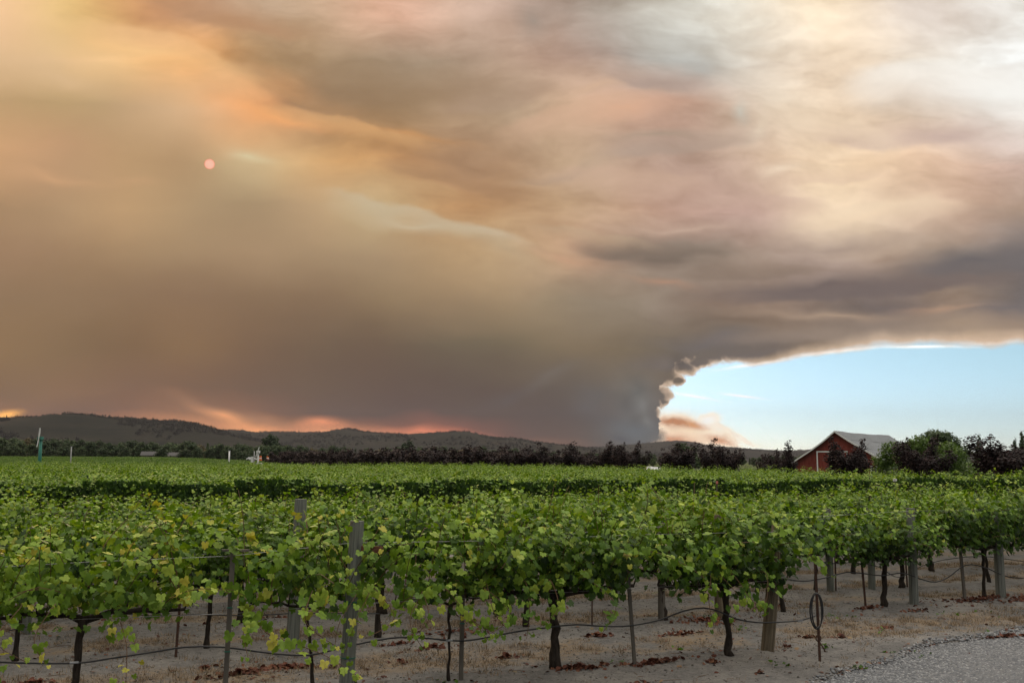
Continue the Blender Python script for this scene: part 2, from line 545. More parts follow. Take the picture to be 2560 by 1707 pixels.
class MB:
    """collects boxes, tubes and polygons into one mesh"""
    def __init__(s): s.v, s.f = [], []
    def add(s, vs, fs):
        b = len(s.v); s.v += [tuple(v) for v in vs]; s.f += [tuple(b + i for i in f) for f in fs]
    def box(s, c, d, rz=0.0, M=None):
        x, y, z = [q / 2 for q in d]
        P = [Vector((sx * x, sy * y, sz * z)) for sz in (-1, 1) for sx, sy in ((-1, -1), (1, -1), (1, 1), (-1, 1))]
        RM = Matrix.Rotation(rz, 3, 'Z') if M is None else M
        s.add([RM @ p + Vector(c) for p in P], [(0, 3, 2, 1), (4, 5, 6, 7), (0, 1, 5, 4), (1, 2, 6, 5), (2, 3, 7, 6), (3, 0, 4, 7)])
    def bar(s, a, b, w, t):
        a, b = Vector(a), Vector(b); d = (b - a)
        q = d.to_track_quat('Z', 'Y').to_matrix()
        s.box((a + b) / 2, (w, t, d.length), M=q)
    def tube(s, pts, rad, n=8, cap=True):
        pts = [Vector(p) for p in pts]; rad = rad if isinstance(rad, (list, tuple)) else [rad] * len(pts)
        rings = []
        up = Vector((0.13, 0.31, 1)).normalized()
        px = None
        for i, p in enumerate(pts):
            d = (pts[min(i + 1, len(pts) - 1)] - pts[max(i - 1, 0)]).normalized()
            if px is None:
                px = d.cross(up if abs(d.dot(up)) < .9 else Vector((1, 0, 0))).normalized()
            else:
                px = (px - d * px.dot(d)).normalized()
            py = d.cross(px)
            rings.append([p + (px * math.cos(2 * math.pi * k / n) + py * math.sin(2 * math.pi * k / n)) * rad[i] for k in range(n)])
        vs = [v for r_ in rings for v in r_]; fs = []
        for i in range(len(pts) - 1):
            for k in range(n):
                fs.append((i * n + k, i * n + (k + 1) % n, (i + 1) * n + (k + 1) % n, (i + 1) * n + k))
        if cap:
            fs.append(tuple(range(n - 1, -1, -1))); fs.append(tuple((len(pts) - 1) * n + k for k in range(n)))
        s.add(vs, fs)
    def mesh(s, name, mat, smooth=False):
        me = bpy.data.meshes.new(name); me.from_pydata(s.v, [], s.f)
        if smooth: me.polygons.foreach_set('use_smooth', [True] * len(me.polygons))
        me.materials.append(mat); me.update(); return me
    def obj(s, name, mat, parent=None, smooth=False, **k):
        return link(name, s.mesh(name, mat, smooth), parent, **k)

# ---- numpy value noise
_tab = np.random.default_rng(5).random((256, 256))
def vnoise(x, y):
    xi = np.floor(x).astype(int); yi = np.floor(y).astype(int)
    fx = x - xi; fy = y - yi
    fx = fx * fx * (3 - 2 * fx); fy = fy * fy * (3 - 2 * fy)
    g = lambda a, b: _tab[(a) & 255, (b) & 255]
    return (g(xi, yi) * (1 - fx) + g(xi + 1, yi) * fx) * (1 - fy) + (g(xi, yi + 1) * (1 - fx) + g(xi + 1, yi + 1) * fx) * fy
def fbm(x, y, o=4, g=.5):
    s = 0; a = 1; t = 0
    for i in range(o):
        s = s + a * vnoise(x * 2 ** i + 17.3 * i, y * 2 ** i + 9.1 * i); t += a; a *= g
    return s / t
def sstep(x, a, b):
    t = np.clip((x - a) / (b - a), 0, 1); return t * t * (3 - 2 * t)

# ================================================================== materials
def mat_new(name):
    m = bpy.data.materials.new(name); m.use_nodes = True
    nt = m.node_tree
    return m, nt, nt.nodes, nt.links, nt.nodes['Principled BSDF']

def noise_node(N, L, scale, detail=4, rough=.6, coord='Object', sc=None):
    tc = N.new('ShaderNodeTexCoord'); n = N.new('ShaderNodeTexNoise')
    n.inputs['Scale'].default_value = scale; n.inputs['Detail'].default_value = detail; n.inputs['Roughness'].default_value = rough
    src = tc.outputs[coord]
    if coord == 'World':
        pass
    if sc:
        mp = N.new('ShaderNodeMapping'); mp.inputs['Scale'].default_value = sc
        L.new(src, mp.inputs[0]); src = mp.outputs[0]
    L.new(src, n.inputs['Vector'])
    return n

def ramp(N, L, fac, stops, interp='LINEAR'):
    r_ = N.new('ShaderNodeValToRGB'); L.new(fac, r_.inputs[0])
    e = r_.color_ramp; e.interpolation = interp
    while len(e.elements) < len(stops): e.elements.new(.5)
    for el, (p, c) in zip(e.elements, stops):
        el.position = p; el.color = (c[0], c[1], c[2], 1)
    return r_

def bump(N, L, h, strength, dist, bsdf, prev=None):
    b = N.new('ShaderNodeBump'); b.inputs['Strength'].default_value = strength; b.inputs['Distance'].default_value = dist
    L.new(h, b.inputs['Height'])
    if prev: L.new(prev, b.inputs['Normal'])
    L.new(b.outputs[0], bsdf.inputs['Normal']); return b.outputs[0]

def simple_mat(name, c0, c1, scale=6, rough=.7, bmp=.0, bdist=.01, sc=None, spec=.3, detail=5, metal=0):
    m, nt, N, L, B = mat_new(name)
    n = noise_node(N, L, scale, detail, .65, sc=sc)
    r_ = ramp(N, L, n.outputs['Fac'], [(.3, c0), (.7, c1)])
    L.new(r_.outputs[0], B.inputs['Base Color'])
    B.inputs['Roughness'].default_value = rough; B.inputs['Specular IOR Level'].default_value = spec
    B.inputs['Metallic'].default_value = metal
    if bmp: bump(N, L, n.outputs['Fac'], bmp, bdist, B)
    return m

def leaf_mat(name, stops, back=1.25, rough=.45, spec=.45, trans=.25, prop=None):
    m, nt, N, L, B = mat_new(name)
    at = N.new('ShaderNodeAttribute'); at.attribute_name = 'rnd'
    fac = at.outputs['Fac']
    if prop:
        a2 = N.new('ShaderNodeAttribute'); a2.attribute_type = 'OBJECT'; a2.attribute_name = prop
        ad = N.new('ShaderNodeMath'); ad.operation = 'ADD'; L.new(fac, ad.inputs[0]); L.new(a2.outputs['Fac'], ad.inputs[1]); fac = ad.outputs[0]
    r_ = ramp(N, L, fac, stops)
    n = noise_node(N, L, 1.3, 2, .5)
    hs = N.new('ShaderNodeHueSaturation'); L.new(r_.outputs[0], hs.inputs['Color'])
    mr = N.new('ShaderNodeMapRange'); L.new(n.outputs['Fac'], mr.inputs[0]); mr.inputs[1].default_value = .3; mr.inputs[2].default_value = .7
    mr.inputs[3].default_value = .62; mr.inputs[4].default_value = 1.32
    L.new(mr.outputs[0], hs.inputs['Value'])  # wide value noise also paints shadow pockets between leaf clumps
    ge = N.new('ShaderNodeNewGeometry')
    mx = N.new('ShaderNodeMix'); mx.data_type = 'RGBA'; mx.blend_type = 'MULTIPLY'; L.new(ge.outputs['Backfacing'], mx.inputs[0])
    L.new(hs.outputs[0], mx.inputs[6]); mx.inputs[7].default_value = (back, back, back * 1.15, 1)
    L.new(mx.outputs[2], B.inputs['Base Color'])
    B.inputs['Roughness'].default_value = rough; B.inputs['Specular IOR Level'].default_value = spec
    if trans > 0:
        t = N.new('ShaderNodeBsdfTranslucent')
        hs2 = N.new('ShaderNodeHueSaturation'); L.new(mx.outputs[2], hs2.inputs['Color']); hs2.inputs['Saturation'].default_value = 1.15; hs2.inputs['Value'].default_value = 1.3
        L.new(hs2.outputs[0], t.inputs['Color'])
        ms = N.new('ShaderNodeMixShader'); ms.inputs[0].default_value = trans
        L.new(B.outputs[0], ms.inputs[1]); L.new(t.outputs[0], ms.inputs[2])
        L.new(ms.outputs[0], N['Material Output'].inputs['Surface'])
    return m

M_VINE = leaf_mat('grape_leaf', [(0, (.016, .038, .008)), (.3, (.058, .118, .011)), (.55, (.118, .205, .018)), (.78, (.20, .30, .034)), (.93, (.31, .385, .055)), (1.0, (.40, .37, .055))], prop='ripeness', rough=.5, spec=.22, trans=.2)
M_BARK = simple_mat('vine_bark', (.016, .013, .010), (.055, .043, .034), 22, .9, .9, .02, sc=(1, 1, .25), spec=.1)
M_CANE = simple_mat('cane', (.07, .035, .018), (.14, .075, .035), 9, .6)
M_POST = simple_mat('weathered_post', (.085, .092, .082), (.235, .245, .21), 26, .9, 1.0, .02, sc=(1.6, 1.6, .05), spec=.1)
M_POST_TAN = simple_mat('tan_post', (.075, .06, .042), (.22, .18, .12), 24, .9, 1.0, .02, sc=(1.6, 1.6, .05), spec=.1)
M_RUST = simple_mat('rusty_steel', (.035, .02, .015), (.09, .045, .028), 30, .8, .3, .005)
M_REDWOOD = simple_mat('red_wood', (.12, .045, .03), (.2, .08, .05), 12, .8, .4, .005)
M_STAKE = simple_mat('grey_stake', (.07, .062, .052), (.14, .125, .1), 14, .8, .5, .006, sc=(1, 1, .1))
M_HOSE = simple_mat('black_hose', (.012, .012, .013), (.028, .028, .03), 8, .45, spec=.5)
M_WIRE = simple_mat('wire', (.2, .2, .2), (.32, .32, .31), 8, .4, metal=.8)
M_TIE = simple_mat('green_tie', (.01, .1, .07), (.02, .15, .1), 8, .5)
M_PLUM = leaf_mat('plum_leaf', [(0, (.007, .004, .004)), (.6, (.016, .008, .008)), (1, (.042, .017, .016))], rough=.55, spec=.18, trans=.1)
M_TREE = leaf_mat('dark_tree_leaf', [(0, (.016, .032, .013)), (.6, (.044, .072, .026)), (1, (.10, .135, .045))], rough=.6, spec=.2, trans=.12, prop='ripeness')
M_LIME = leaf_mat('lime_tree_leaf', [(0, (.03, .06, .008)), (.5, (.065, .115, .016)), (1, (.12, .185, .03))], rough=.55, spec=.3, trans=.2)
M_OLIVE = leaf_mat('olive_tree_leaf', [(0, (.06, .055, .02)), (.6, (.11, .09, .035)), (1, (.16, .13, .05))], rough=.6, spec=.2, trans=.1)
M_TRUNK = simple_mat('tree_bark', (.035, .028, .022), (.08, .065, .05), 4, .9, .5, .03)
M_DRYLEAF = leaf_mat('dry_leaf', [(0, (.05, .016, .010)), (.55, (.11, .038, .022)), (.85, (.18, .085, .045)), (1, (.26, .2, .11))], rough=.7, spec=.2, trans=.05)
M_STRAW = leaf_mat('dry_grass', [(0, (.10, .07, .038)), (.6, (.18, .13, .072)), (1, (.25, .19, .11))], rough=.8, spec=.1, trans=.1)
M_PEBBLE = leaf_mat('pebble', [(0, (.065, .068, .072)), (.6, (.145, .149, .155)), (1, (.32, .32, .315))], rough=.85, spec=.2, trans=0)
M_CLOD = leaf_mat('soil_clod', [(0, (.10, .092, .084)), (.6, (.16, .145, .13)), (1, (.26, .235, .21))], rough=.95, spec=.05, trans=0)
M_WHITE = simple_mat('white_paint', (.62, .62, .6), (.75, .75, .73), 5, .6)

# ---- ground: grey-brown tilled soil, straw between the vine rows
ROW_SLOPE = 0.4
ROW_ANG = math.atan(ROW_SLOPE)
ROWS_A = [12.9, 16.15, 18.5, 20.9, 23.3, 25.7, 27.6]
def mat_ground():
    m, nt, N, L, B = mat_new('ground_soil')
    tc = N.new('ShaderNodeTexCoord')
    sp = N.new('ShaderNodeSeparateXYZ'); L.new(tc.outputs['Object'], sp.inputs[0])
    def mth(op, a, b, clamp=False):
        n = N.new('ShaderNodeMath'); n.operation = op; n.use_clamp = clamp
        for i, v in enumerate((a, b)):
            if isinstance(v, (int, float)): n.inputs[i].default_value = v
            else: L.new(v, n.inputs[i])
        return n.outputs[0]
    def mapr(x, a, b, c=0., d=1.):
        n = N.new('ShaderNodeMapRange'); n.interpolation_type = 'SMOOTHSTEP'; L.new(x, n.inputs[0])
        for i, v in enumerate((a, b, c, d)): n.inputs[i + 1].default_value = v
        return n.outputs[0]
    def mixc(f, a, b):
        n = N.new('ShaderNodeMix'); n.data_type = 'RGBA'
        L.new(f, n.inputs[0])
        for i, v in ((6, a), (7, b)):
            if isinstance(v, tuple): n.inputs[i].default_value = (*v, 1)
            else: L.new(v, n.inputs[i])
        return n.outputs[2]
    n1 = noise_node(N, L, .9, 5, .6); n2 = noise_node(N, L, 9, 6, .7, sc=(1, 1.6, 1)); n3 = noise_node(N, L, 45, 4, .7)
    base = ramp(N, L, n1.outputs['Fac'], [(.3, (.118, .114, .108)), (.5, (.172, .163, .152)), (.72, (.24, .224, .20))]).outputs[0]
    fine = ramp(N, L, n2.outputs['Fac'], [(.3, (.55, .55, .56)), (.5, (.95, .95, .95)), (.75, (1.35, 1.33, 1.3))]).outputs[0]
    mul = N.new('ShaderNodeMix'); mul.data_type = 'RGBA'; mul.blend_type = 'MULTIPLY'; mul.inputs[0].default_value = .8
    L.new(base, mul.inputs[6]); L.new(fine, mul.inputs[7]); c = mul.outputs[2]
    grit = ramp(N, L, n3.outputs['Fac'], [(.35, (.75, .75, .75)), (.6, (1.05, 1.05, 1.05)), (.75, (1.5, 1.48, 1.45))]).outputs[0]
    mul2 = N.new('ShaderNodeMix'); mul2.data_type = 'RGBA'; mul2.blend_type = 'MULTIPLY'; mul2.inputs[0].default_value = .7
    L.new(c, mul2.inputs[6]); L.new(grit, mul2.inputs[7]); c = mul2.outputs[2]
    rowc = mth('SUBTRACT', sp.outputs[1], mth('MULTIPLY', sp.outputs[0], ROW_SLOPE))
    band = None
    for a, b in zip(ROWS_A[:-1], ROWS_A[1:]):
        mid = (a + b) / 2 - .1; hw = (b - a) * .27
        d = mth('ABSOLUTE', mth('SUBTRACT', rowc, mid), 0)
        f = mapr(d, hw * .45, hw * 1.1, 1, 0)
        band = f if band is None else mth('MAXIMUM', band, f)
    pn = mapr(n1.outputs['Fac'], .38, .58); pn2 = mapr(n2.outputs['Fac'], .35, .6)
    band = mth('MULTIPLY', band, mth('MULTIPLY', pn, mth('MULTIPLY_ADD' if False else 'MAXIMUM', pn2, .35)))
    straw = ramp(N, L, n2.outputs['Fac'], [(.3, (.13, .095, .06)), (.7, (.24, .175, .11))]).outputs[0]
    c = mixc(band, c, straw)
    # further off: grass and fields
    far = mapr(sp.outputs[1], 34, 60)
    fg = ramp(N, L, noise_node(N, L, .02, 4, .6).outputs['Fac'], [(.35, (.035, .055, .018)), (.55, (.07, .085, .03)), (.75, (.15, .12, .06))]).outputs[0]
    c = mixc(far, c, fg)
    L.new(c, B.inputs['Base Color']); B.inputs['Roughness'].default_value = .95; B.inputs['Specular IOR Level'].default_value = .08
    h = mth('ADD', n2.outputs['Fac'], mth('MULTIPLY', n3.outputs['Fac'], .35))
    bump(N, L, h, .8, .035, B)
    return m
M_GROUND = mat_ground()

def mat_gravel():
    m, nt, N, L, B = mat_new('gravel_surface')
    n1 = noise_node(N, L, 55, 4, .75); n2 = noise_node(N, L, 1.2, 4, .6)
    c = ramp(N, L, n1.outputs['Fac'], [(.3, (.06, .062, .065)), (.5, (.125, .128, .132)), (.7, (.21, .21, .21)), (.8, (.30, .30, .295))]).outputs[0]
    d = ramp(N, L, n2.outputs['Fac'], [(.35, (.8, .8, .82)), (.65, (1.15, 1.13, 1.08))]).outputs[0]
    mul = N.new('ShaderNodeMix'); mul.data_type = 'RGBA'; mul.blend_type = 'MULTIPLY'; mul.inputs[0].default_value = 1
    L.new(c, mul.inputs[6]); L.new(d, mul.inputs[7]); L.new(mul.outputs[2], B.inputs['Base Color'])
    B.inputs['Roughness'].default_value = .9; bump(N, L, n1.outputs['Fac'], .9, .02, B)
    return m
M_GRAVEL = mat_gravel()

# ================================================================== ground
def gz(x, y):
    x = np.asarray(x, float); y = np.asarray(y, float)
    near = sstep(y, 60, 34) * sstep(np.abs(x), 60, 30)
    z = near * ((fbm(x * .8, y * .8, 3) - .5) * .09 + (fbm(x * 4.3, y * 4.3, 4, .6) - .5) * .075)
    # a low berm of soil under each row
    rc = y - ROW_SLOPE * x
    for r0 in ROWS_A[:6]:
        z = z + near * .05 * np.exp(-((rc - r0) / .45) ** 2)
    # the field at the left climbs gently
    rise = sstep(y, 135, 400) * sstep(x / np.maximum(y, 1), -.22, -.36)
    z = z + rise * 1.5
    z = z + sstep(y, 135, 420) * sstep(y, 2600, 900) * (fbm(x * .006 + 3, y * .006, 3) - .5) * .8
    return z

def road_f(x, y):      # > 0 on the gravel
    e = 12.57 + .88 * (x - 3.56) + .18 * np.sin(x * 1.3) + .1 * np.sin(x * 3.1 + 1)
    return e - y

def build_ground():
    g = lambda a, b, n: list(a + (b - a) * (np.linspace(0, 1, n) ** 2.6))
    xs = list(np.arange(-13, 15, .085))
    xr = g(15.1, 9000, 60); xl = [-v + 2.0 for v in g(15.1, 9000, 60)][::-1]
    ys = list(np.linspace(-60, 9.5, 14)) + list(np.arange(9.6, 26, .085)) + g(26.1, 14000, 110)
    X, Y = np.meshgrid(np.array(xl + xs + xr), np.array(ys))
    Z = gz(X, Y)
    rd = road_f(X, Y)
    Z = np.where((rd > -.2) & (Y < 40), Z * np.clip(-rd * 5, 0, 1) - .012 * np.clip(rd * 5 + 1, 0, 1), Z)
    V = np.stack([X, Y, Z], -1).reshape(-1, 3)
    ny, nx = X.shape
    i = np.arange(ny - 1)[:, None] * nx + np.arange(nx - 1)[None, :]
    F = np.stack([i, i + 1, i + 1 + nx, i + nx], -1).reshape(-1, 4)
    tag(link('ground', mesh_np('ground', V, F, M_GROUND, smooth=True)), kind='structure')
build_ground()

def build_gravel():
    xs = np.linspace(-9, 34, 260)
    V = []; F = []
    off = [0.0, .08, .2, .5, 1, 2, 4, 8, 14]
    for x in xs:
        e = float(12.57 + .88 * (x - 3.56) + .18 * math.sin(x * 1.3) + .1 * math.sin(x * 3.1 + 1))
        e += .1 * (float(fbm(np.array(x * 3.), np.array(2.), 3)) - .5)
        for k, o in enumerate(off):
            V.append((x + o * .66, e - o * .75, (-.004 if k == 0 else .006 + .004 * k)))
    n = len(off)
    for i in range(len(xs) - 1):
        for k in range(n - 1):
            F.append((i * n + k, (i) * n + k + 1, (i + 1) * n + k + 1, (i + 1) * n + k))
    tag(link('gravel_road', mesh_np('gravel_road', V, F, M_GRAVEL, smooth=True)), kind='structure')
build_gravel()

# ================================================================== hills
def mat_hill():
    m, nt, N, L, B = mat_new('wooded_hillside')
    n = noise_node(N, L, .004, 6, .6); n2 = noise_node(N, L, .03, 5, .7)
    mx = N.new('ShaderNodeMath'); mx.operation = 'MULTIPLY_ADD'; L.new(n2.outputs['Fac'], mx.inputs[0]); mx.inputs[1].default_value = .4; L.new(n.outputs['Fac'], mx.inputs[2])
    c = ramp(N, L, mx.outputs[0], [(.5, (.016, .018, .014)), (.72, (.028, .027, .020)), (.84, (.040, .034, .026)), (.95, (.085, .06, .045))])
    L.new(c.outputs[0], B.inputs['Base Color']); B.inputs['Roughness'].default_value = 1; B.inputs['Specular IOR Level'].default_value = 0
    bump(N, L, n2.outputs['Fac'], 1, 6, B)
    return m
M_HILL = mat_hill()
M_SCRUB = leaf_mat('hill_scrub', [(0, (.018, .021, .016)), (1, (.030, .032, .023))], rough=.9, spec=.05, trans=0)

def hill(name, D, prof, depth, seed, rough):
    """a range of hills at distance D whose skyline runs through the given bearings and heights"""
    us = np.array([(p[0] - 1280) / FPX for p in prof]); hs = np.array([CAM_H + (1150 - p[1]) / FPX * D for p in prof])
    nx, ny = 420, 46
    u = np.linspace(us[0], us[-1], nx)
    h = np.interp(u, us, hs)
    k = np.ones(3) / 3
    h = np.convolve(np.pad(h, 1, 'edge'), k, 'valid')
    T = np.linspace(-1, 1, ny)
    V = np.zeros((ny, nx, 3))
    for j, t in enumerate(T):
        y = D + t * depth
        x = u * D * (1 + .0 * t)
        s = math.cos(t * math.pi / 2) ** 1.15 if abs(t) < 1 else 0
        spur = .9 + (fbm(x / depth * 2.2 + seed, np.full_like(x, t * 1.3 + seed), 4) - .5) * 1.1 * (abs(t) ** .6) * (1 - abs(t) ** 3)
        z = h * s * spur
        z = z + (fbm(x / 38. + seed, np.full_like(x, y / 38.), 4, .6) - .5) * rough * s
        cap = CAM_H + (h - CAM_H) * (y / D)
        if t < -.02: z = np.minimum(z, cap - (-t) * 6)
        V[j, :, 0] = x; V[j, :, 1] = y; V[j, :, 2] = z - 3 * (abs(t) > .985)
    i = np.arange(ny - 1)[:, None] * nx + np.arange(nx - 1)[None, :]
    F = np.stack([i, i + 1, i + 1 + nx, i + nx], -1).reshape(-1, 4)
    tag(link(name, mesh_np(name, V.reshape(-1, 3), F, M_HILL, smooth=True)), kind='structure')
    return V

P1 = [(-700,1085),(-300,1062),(0,1050),(46,1041),(85,1037),(115,1034),(184,1026),(237,1032),(268,1037),(298,1040),(337,1041),(364,1046),(425,1047),(467,1050),(510,1060),(547,1070),(600,1088),(700,1112),(800,1135),(900,1149)]
P2 = [(-200,1110),(300,1096),(480,1080),(540,1073),(566,1070),(616,1072),(643,1078),(689,1074),(746,1076),(807,1078),(873,1067),(907,1075),(991,1082),(1049,1084),(1100,1082),(1175,1079),(1221,1088),(1252,1091),(1286,1090),(1336,1100),(1412,1109),(1500,1118),(1600,1132),(1750,1149)]
P3 = [(900,1100),(1049,1083),(1106,1077),(1140,1080),(1200,1090),(1400,1120),(1473,1117),(1510,1114),(1565,1109),(1634,1101),(1665,1098),(1694,1094),(1717,1100),(1748,1109),(1779,1111),(1813,1112),(1863,1115),(1905,1117),(1958,1121),(1990,1119),(2023,1116),(2060,1118),(2200,1112),(2400,1122),(2700,1112),(3300,1130)]
H1 = hill('hill_left', 2900, P1, 900, 3.1, 5)
H2 = hill('hill_middle', 4600, P2, 1300, 8.4, 7)
H3 = hill('hill_far', 6800, P3, 1500, 14.2, 9)

# ================================================================== scatter via geometry nodes (stuff only)
def scatter(name, points, sources, rot_z=None, scale=(.8, 1.2), label=None, cat=None, kind='stuff', tilt=0.0, rz_choice=None):
    me = bpy.data.meshes.new(name); me.vertices.add(len(points)); me.vertices.foreach_set('co', np.asarray(points, dtype=np.float32).ravel())
    o = link(name, me)
    gt = bpy.data.node_groups.new(name, 'GeometryNodeTree')
    gt.interface.new_socket('Geometry', in_out='INPUT', socket_type='NodeSocketGeometry')
    gt.interface.new_socket('Geometry', in_out='OUTPUT', socket_type='NodeSocketGeometry')
    N, L = gt.nodes, gt.links
    gi = N.new('NodeGroupInput'); go = N.new('NodeGroupOutput')
    gti = N.new('GeometryNodeGeometryToInstance')
    for s_ in sources[::-1]:
        oi = N.new('GeometryNodeObjectInfo'); oi.inputs['Object'].default_value = s_; oi.transform_space = 'ORIGINAL'
        oi.inputs['As Instance'].default_value = True
        L.new(oi.outputs['Geometry'], gti.inputs[0])
    iop = N.new('GeometryNodeInstanceOnPoints'); L.new(gi.outputs[0], iop.inputs['Points'])
    L.new(gti.outputs[0], iop.inputs['Instance'])
    iop.inputs['Pick Instance'].default_value = True
    ri = N.new('FunctionNodeRandomValue'); ri.data_type = 'INT'
    ri.inputs[4].default_value = 0; ri.inputs[5].default_value = len(sources) - 1
    L.new(ri.outputs[2], iop.inputs['Instance Index'])
    rv = N.new('FunctionNodeRandomValue'); rv.data_type = 'FLOAT_VECTOR'
    if rz_choice is not None:
        # only two ways round: along the row, either direction
        rb = N.new('FunctionNodeRandomValue'); rb.data_type = 'INT'; rb.inputs[4].default_value = 0; rb.inputs[5].default_value = 1; rb.inputs[8].default_value = 5
        mm = N.new('ShaderNodeMath'); mm.operation = 'MULTIPLY_ADD'; L.new(rb.outputs[2], mm.inputs[0]); mm.inputs[1].default_value = math.pi; mm.inputs[2].default_value = rz_choice
        cx = N.new('ShaderNodeCombineXYZ'); L.new(mm.outputs[0], cx.inputs[2]); L.new(cx.outputs[0], iop.inputs['Rotation'])
    else:
        rv.inputs[0].default_value = (-tilt, -tilt, 0); rv.inputs[1].default_value = (tilt, tilt, 6.283)
        L.new(rv.outputs[0], iop.inputs['Rotation'])
    rs = N.new('FunctionNodeRandomValue'); rs.data_type = 'FLOAT'; rs.inputs[2].default_value = scale[0]; rs.inputs[3].default_value = scale[1]; rs.inputs[8].default_value = 3
    L.new(rs.outputs[1], iop.inputs['Scale'])
    L.new(iop.outputs[0], go.inputs[0])
    md = o.modifiers.new('scatter', 'NODES'); md.node_group = gt
    tag(o, label, cat, kind=kind)
    return o
#@@VINES
# ================================================================== leaves and vines
def leaf_template(kind):
    """grape leaf: five lobes, blade along +Y, slightly cupped; unit length"""
    if kind == 'fine':
        pol = [(-158, .40), (-132, .70), (-104, .80), (-84, .70), (-68, .62), (-50, .88), (-34, .84), (-22, .70), (-10, .90), (0, 1.0),
               (10, .90), (22, .70), (34, .84), (50, .88), (68, .62), (84, .70), (104, .80), (132, .70), (158, .40)]
    elif kind == 'mid':
        pol = [(-145, .55), (-95, .82), (-62, .72), (-42, .88), (-18, .80), (0, .97), (18, .80), (42, .88), (62, .72), (95, .82), (145, .55)]
    else:
        pol = [(-130, .6), (-60, .8), (0, 1.0), (60, .8), (130, .6)]
    P = []
    for a, r_ in pol:
        a = R(a); x = r_ * math.sin(a) * .78; y = r_ * math.cos(a) * .9 + .12
        P.append((x, y, .16 * abs(x) - .30 * (x * x + (y - .3) ** 2) * .9))
    P.append((0, .05, .05))
    c = len(P) - 1
    F = [(c, i + 1, i) for i in range(c - 1)]
    return np.array(P), np.array(F)

LT = {k: leaf_template(k) for k in ('fine', 'mid', 'low')}

def place_leaves(kind, P, Nn, T, S, C):
    """P positions, Nn normals, T tip directions, S sizes, C colour values"""
    lv, lf = LT[kind]
    Nn = Nn / np.linalg.norm(Nn, axis=1, keepdims=True)
    T = T - Nn * (T * Nn).sum(1, keepdims=True); T = T / np.maximum(np.linalg.norm(T, axis=1, keepdims=True), 1e-6)
    B = np.cross(T, Nn)
    cup = rng.uniform(-.8, 2.2, len(P))
    V = (P[:, None, :] + S[:, None, None] * (lv[None, :, 0:1] * B[:, None, :] + lv[None, :, 1:2] * T[:, None, :]
         + (lv[None, :, 2:3] * cup[:, None, None]) * Nn[:, None, :]))
    n = len(lv)
    F = lf[None] + (np.arange(len(P)) * n)[:, None, None]
    return V.reshape(-1, 3), F.reshape(-1, 3), np.repeat(C, n)

def cane_path(u0, side, up, g, n, step, lean):
    p = np.array([u0, side * .06, .97 + rng.uniform(-.04, .06)])
    d = np.array([lean, side * rng.uniform(.15, .75), up]); d /= np.linalg.norm(d)
    low = .52 if rng.random() < .25 else .76
    pts = [p.copy()]
    for i in range(n):
        d = d + np.array([rng.normal(0, .07), rng.normal(0, .07), -g * (i / n) ** 1.2])
        if p[2] > 1.75: d[2] -= .10
        if p[2] < low: d[2] = abs(d[2]) * .2
        if abs(p[1]) > .62: d[1] -= np.sign(p[1]) * .12
        d /= np.linalg.norm(d); p = p + d * step; pts.append(p.copy())
    return np.array(pts)

def leaves_on(pts, size, dens=1.0, vert=.0, lat=1):
    P, Nn, T, S, C = [], [], [], [], []
    n = len(pts)
    for i in [j for j in range(1, n) for q in range(1 + (rng.random() < lat))]:
        if rng.random() > dens: continue
        t = pts[i] - pts[i - 1]; t = t / np.linalg.norm(t)
        side = np.cross(t, (0, 0, 1.)); nn = np.linalg.norm(side)
        side = side / nn if nn > .2 else np.array([1., 0, 0])
        k = 1 if i % 2 else -1
        pet = side * k * rng.uniform(.02, .11) + rng.normal(0, .038, 3) + np.array([0, 0, .02])
        p = pts[i] + pet
        out = np.array([0, np.sign(p[1]) if abs(p[1]) > .1 else rng.normal(), 0]) * .55
        hi = min(1., max(0., (p[2] - 1.25) / .6))
        nrm = out * rng.uniform(.6, 1.9) * (1 - .45 * hi) + np.array([0, 0, rng.uniform(-.15, .6) + .55 * hi]) + rng.normal(0, .36, 3)
        tip = side * k * .35 + np.array([0, 0, -1.0]) + out * .4 + rng.normal(0, .25, 3)
        fade = 1 - .55 * max(0, (i / n - .7) / .3)
        P.append(p); Nn.append(nrm); T.append(tip); S.append(size * rng.uniform(.6, 1.42) * fade)
        C.append(np.clip(rng.normal(.40, .20) + .30 * max(0, i / n - .5) + .36 * (p[2] - 1.5), 0, .92))  # lower leaves coloured darker, painting in shade below the lit tops
    return [np.array(a) for a in (P, Nn, T, S, C)]

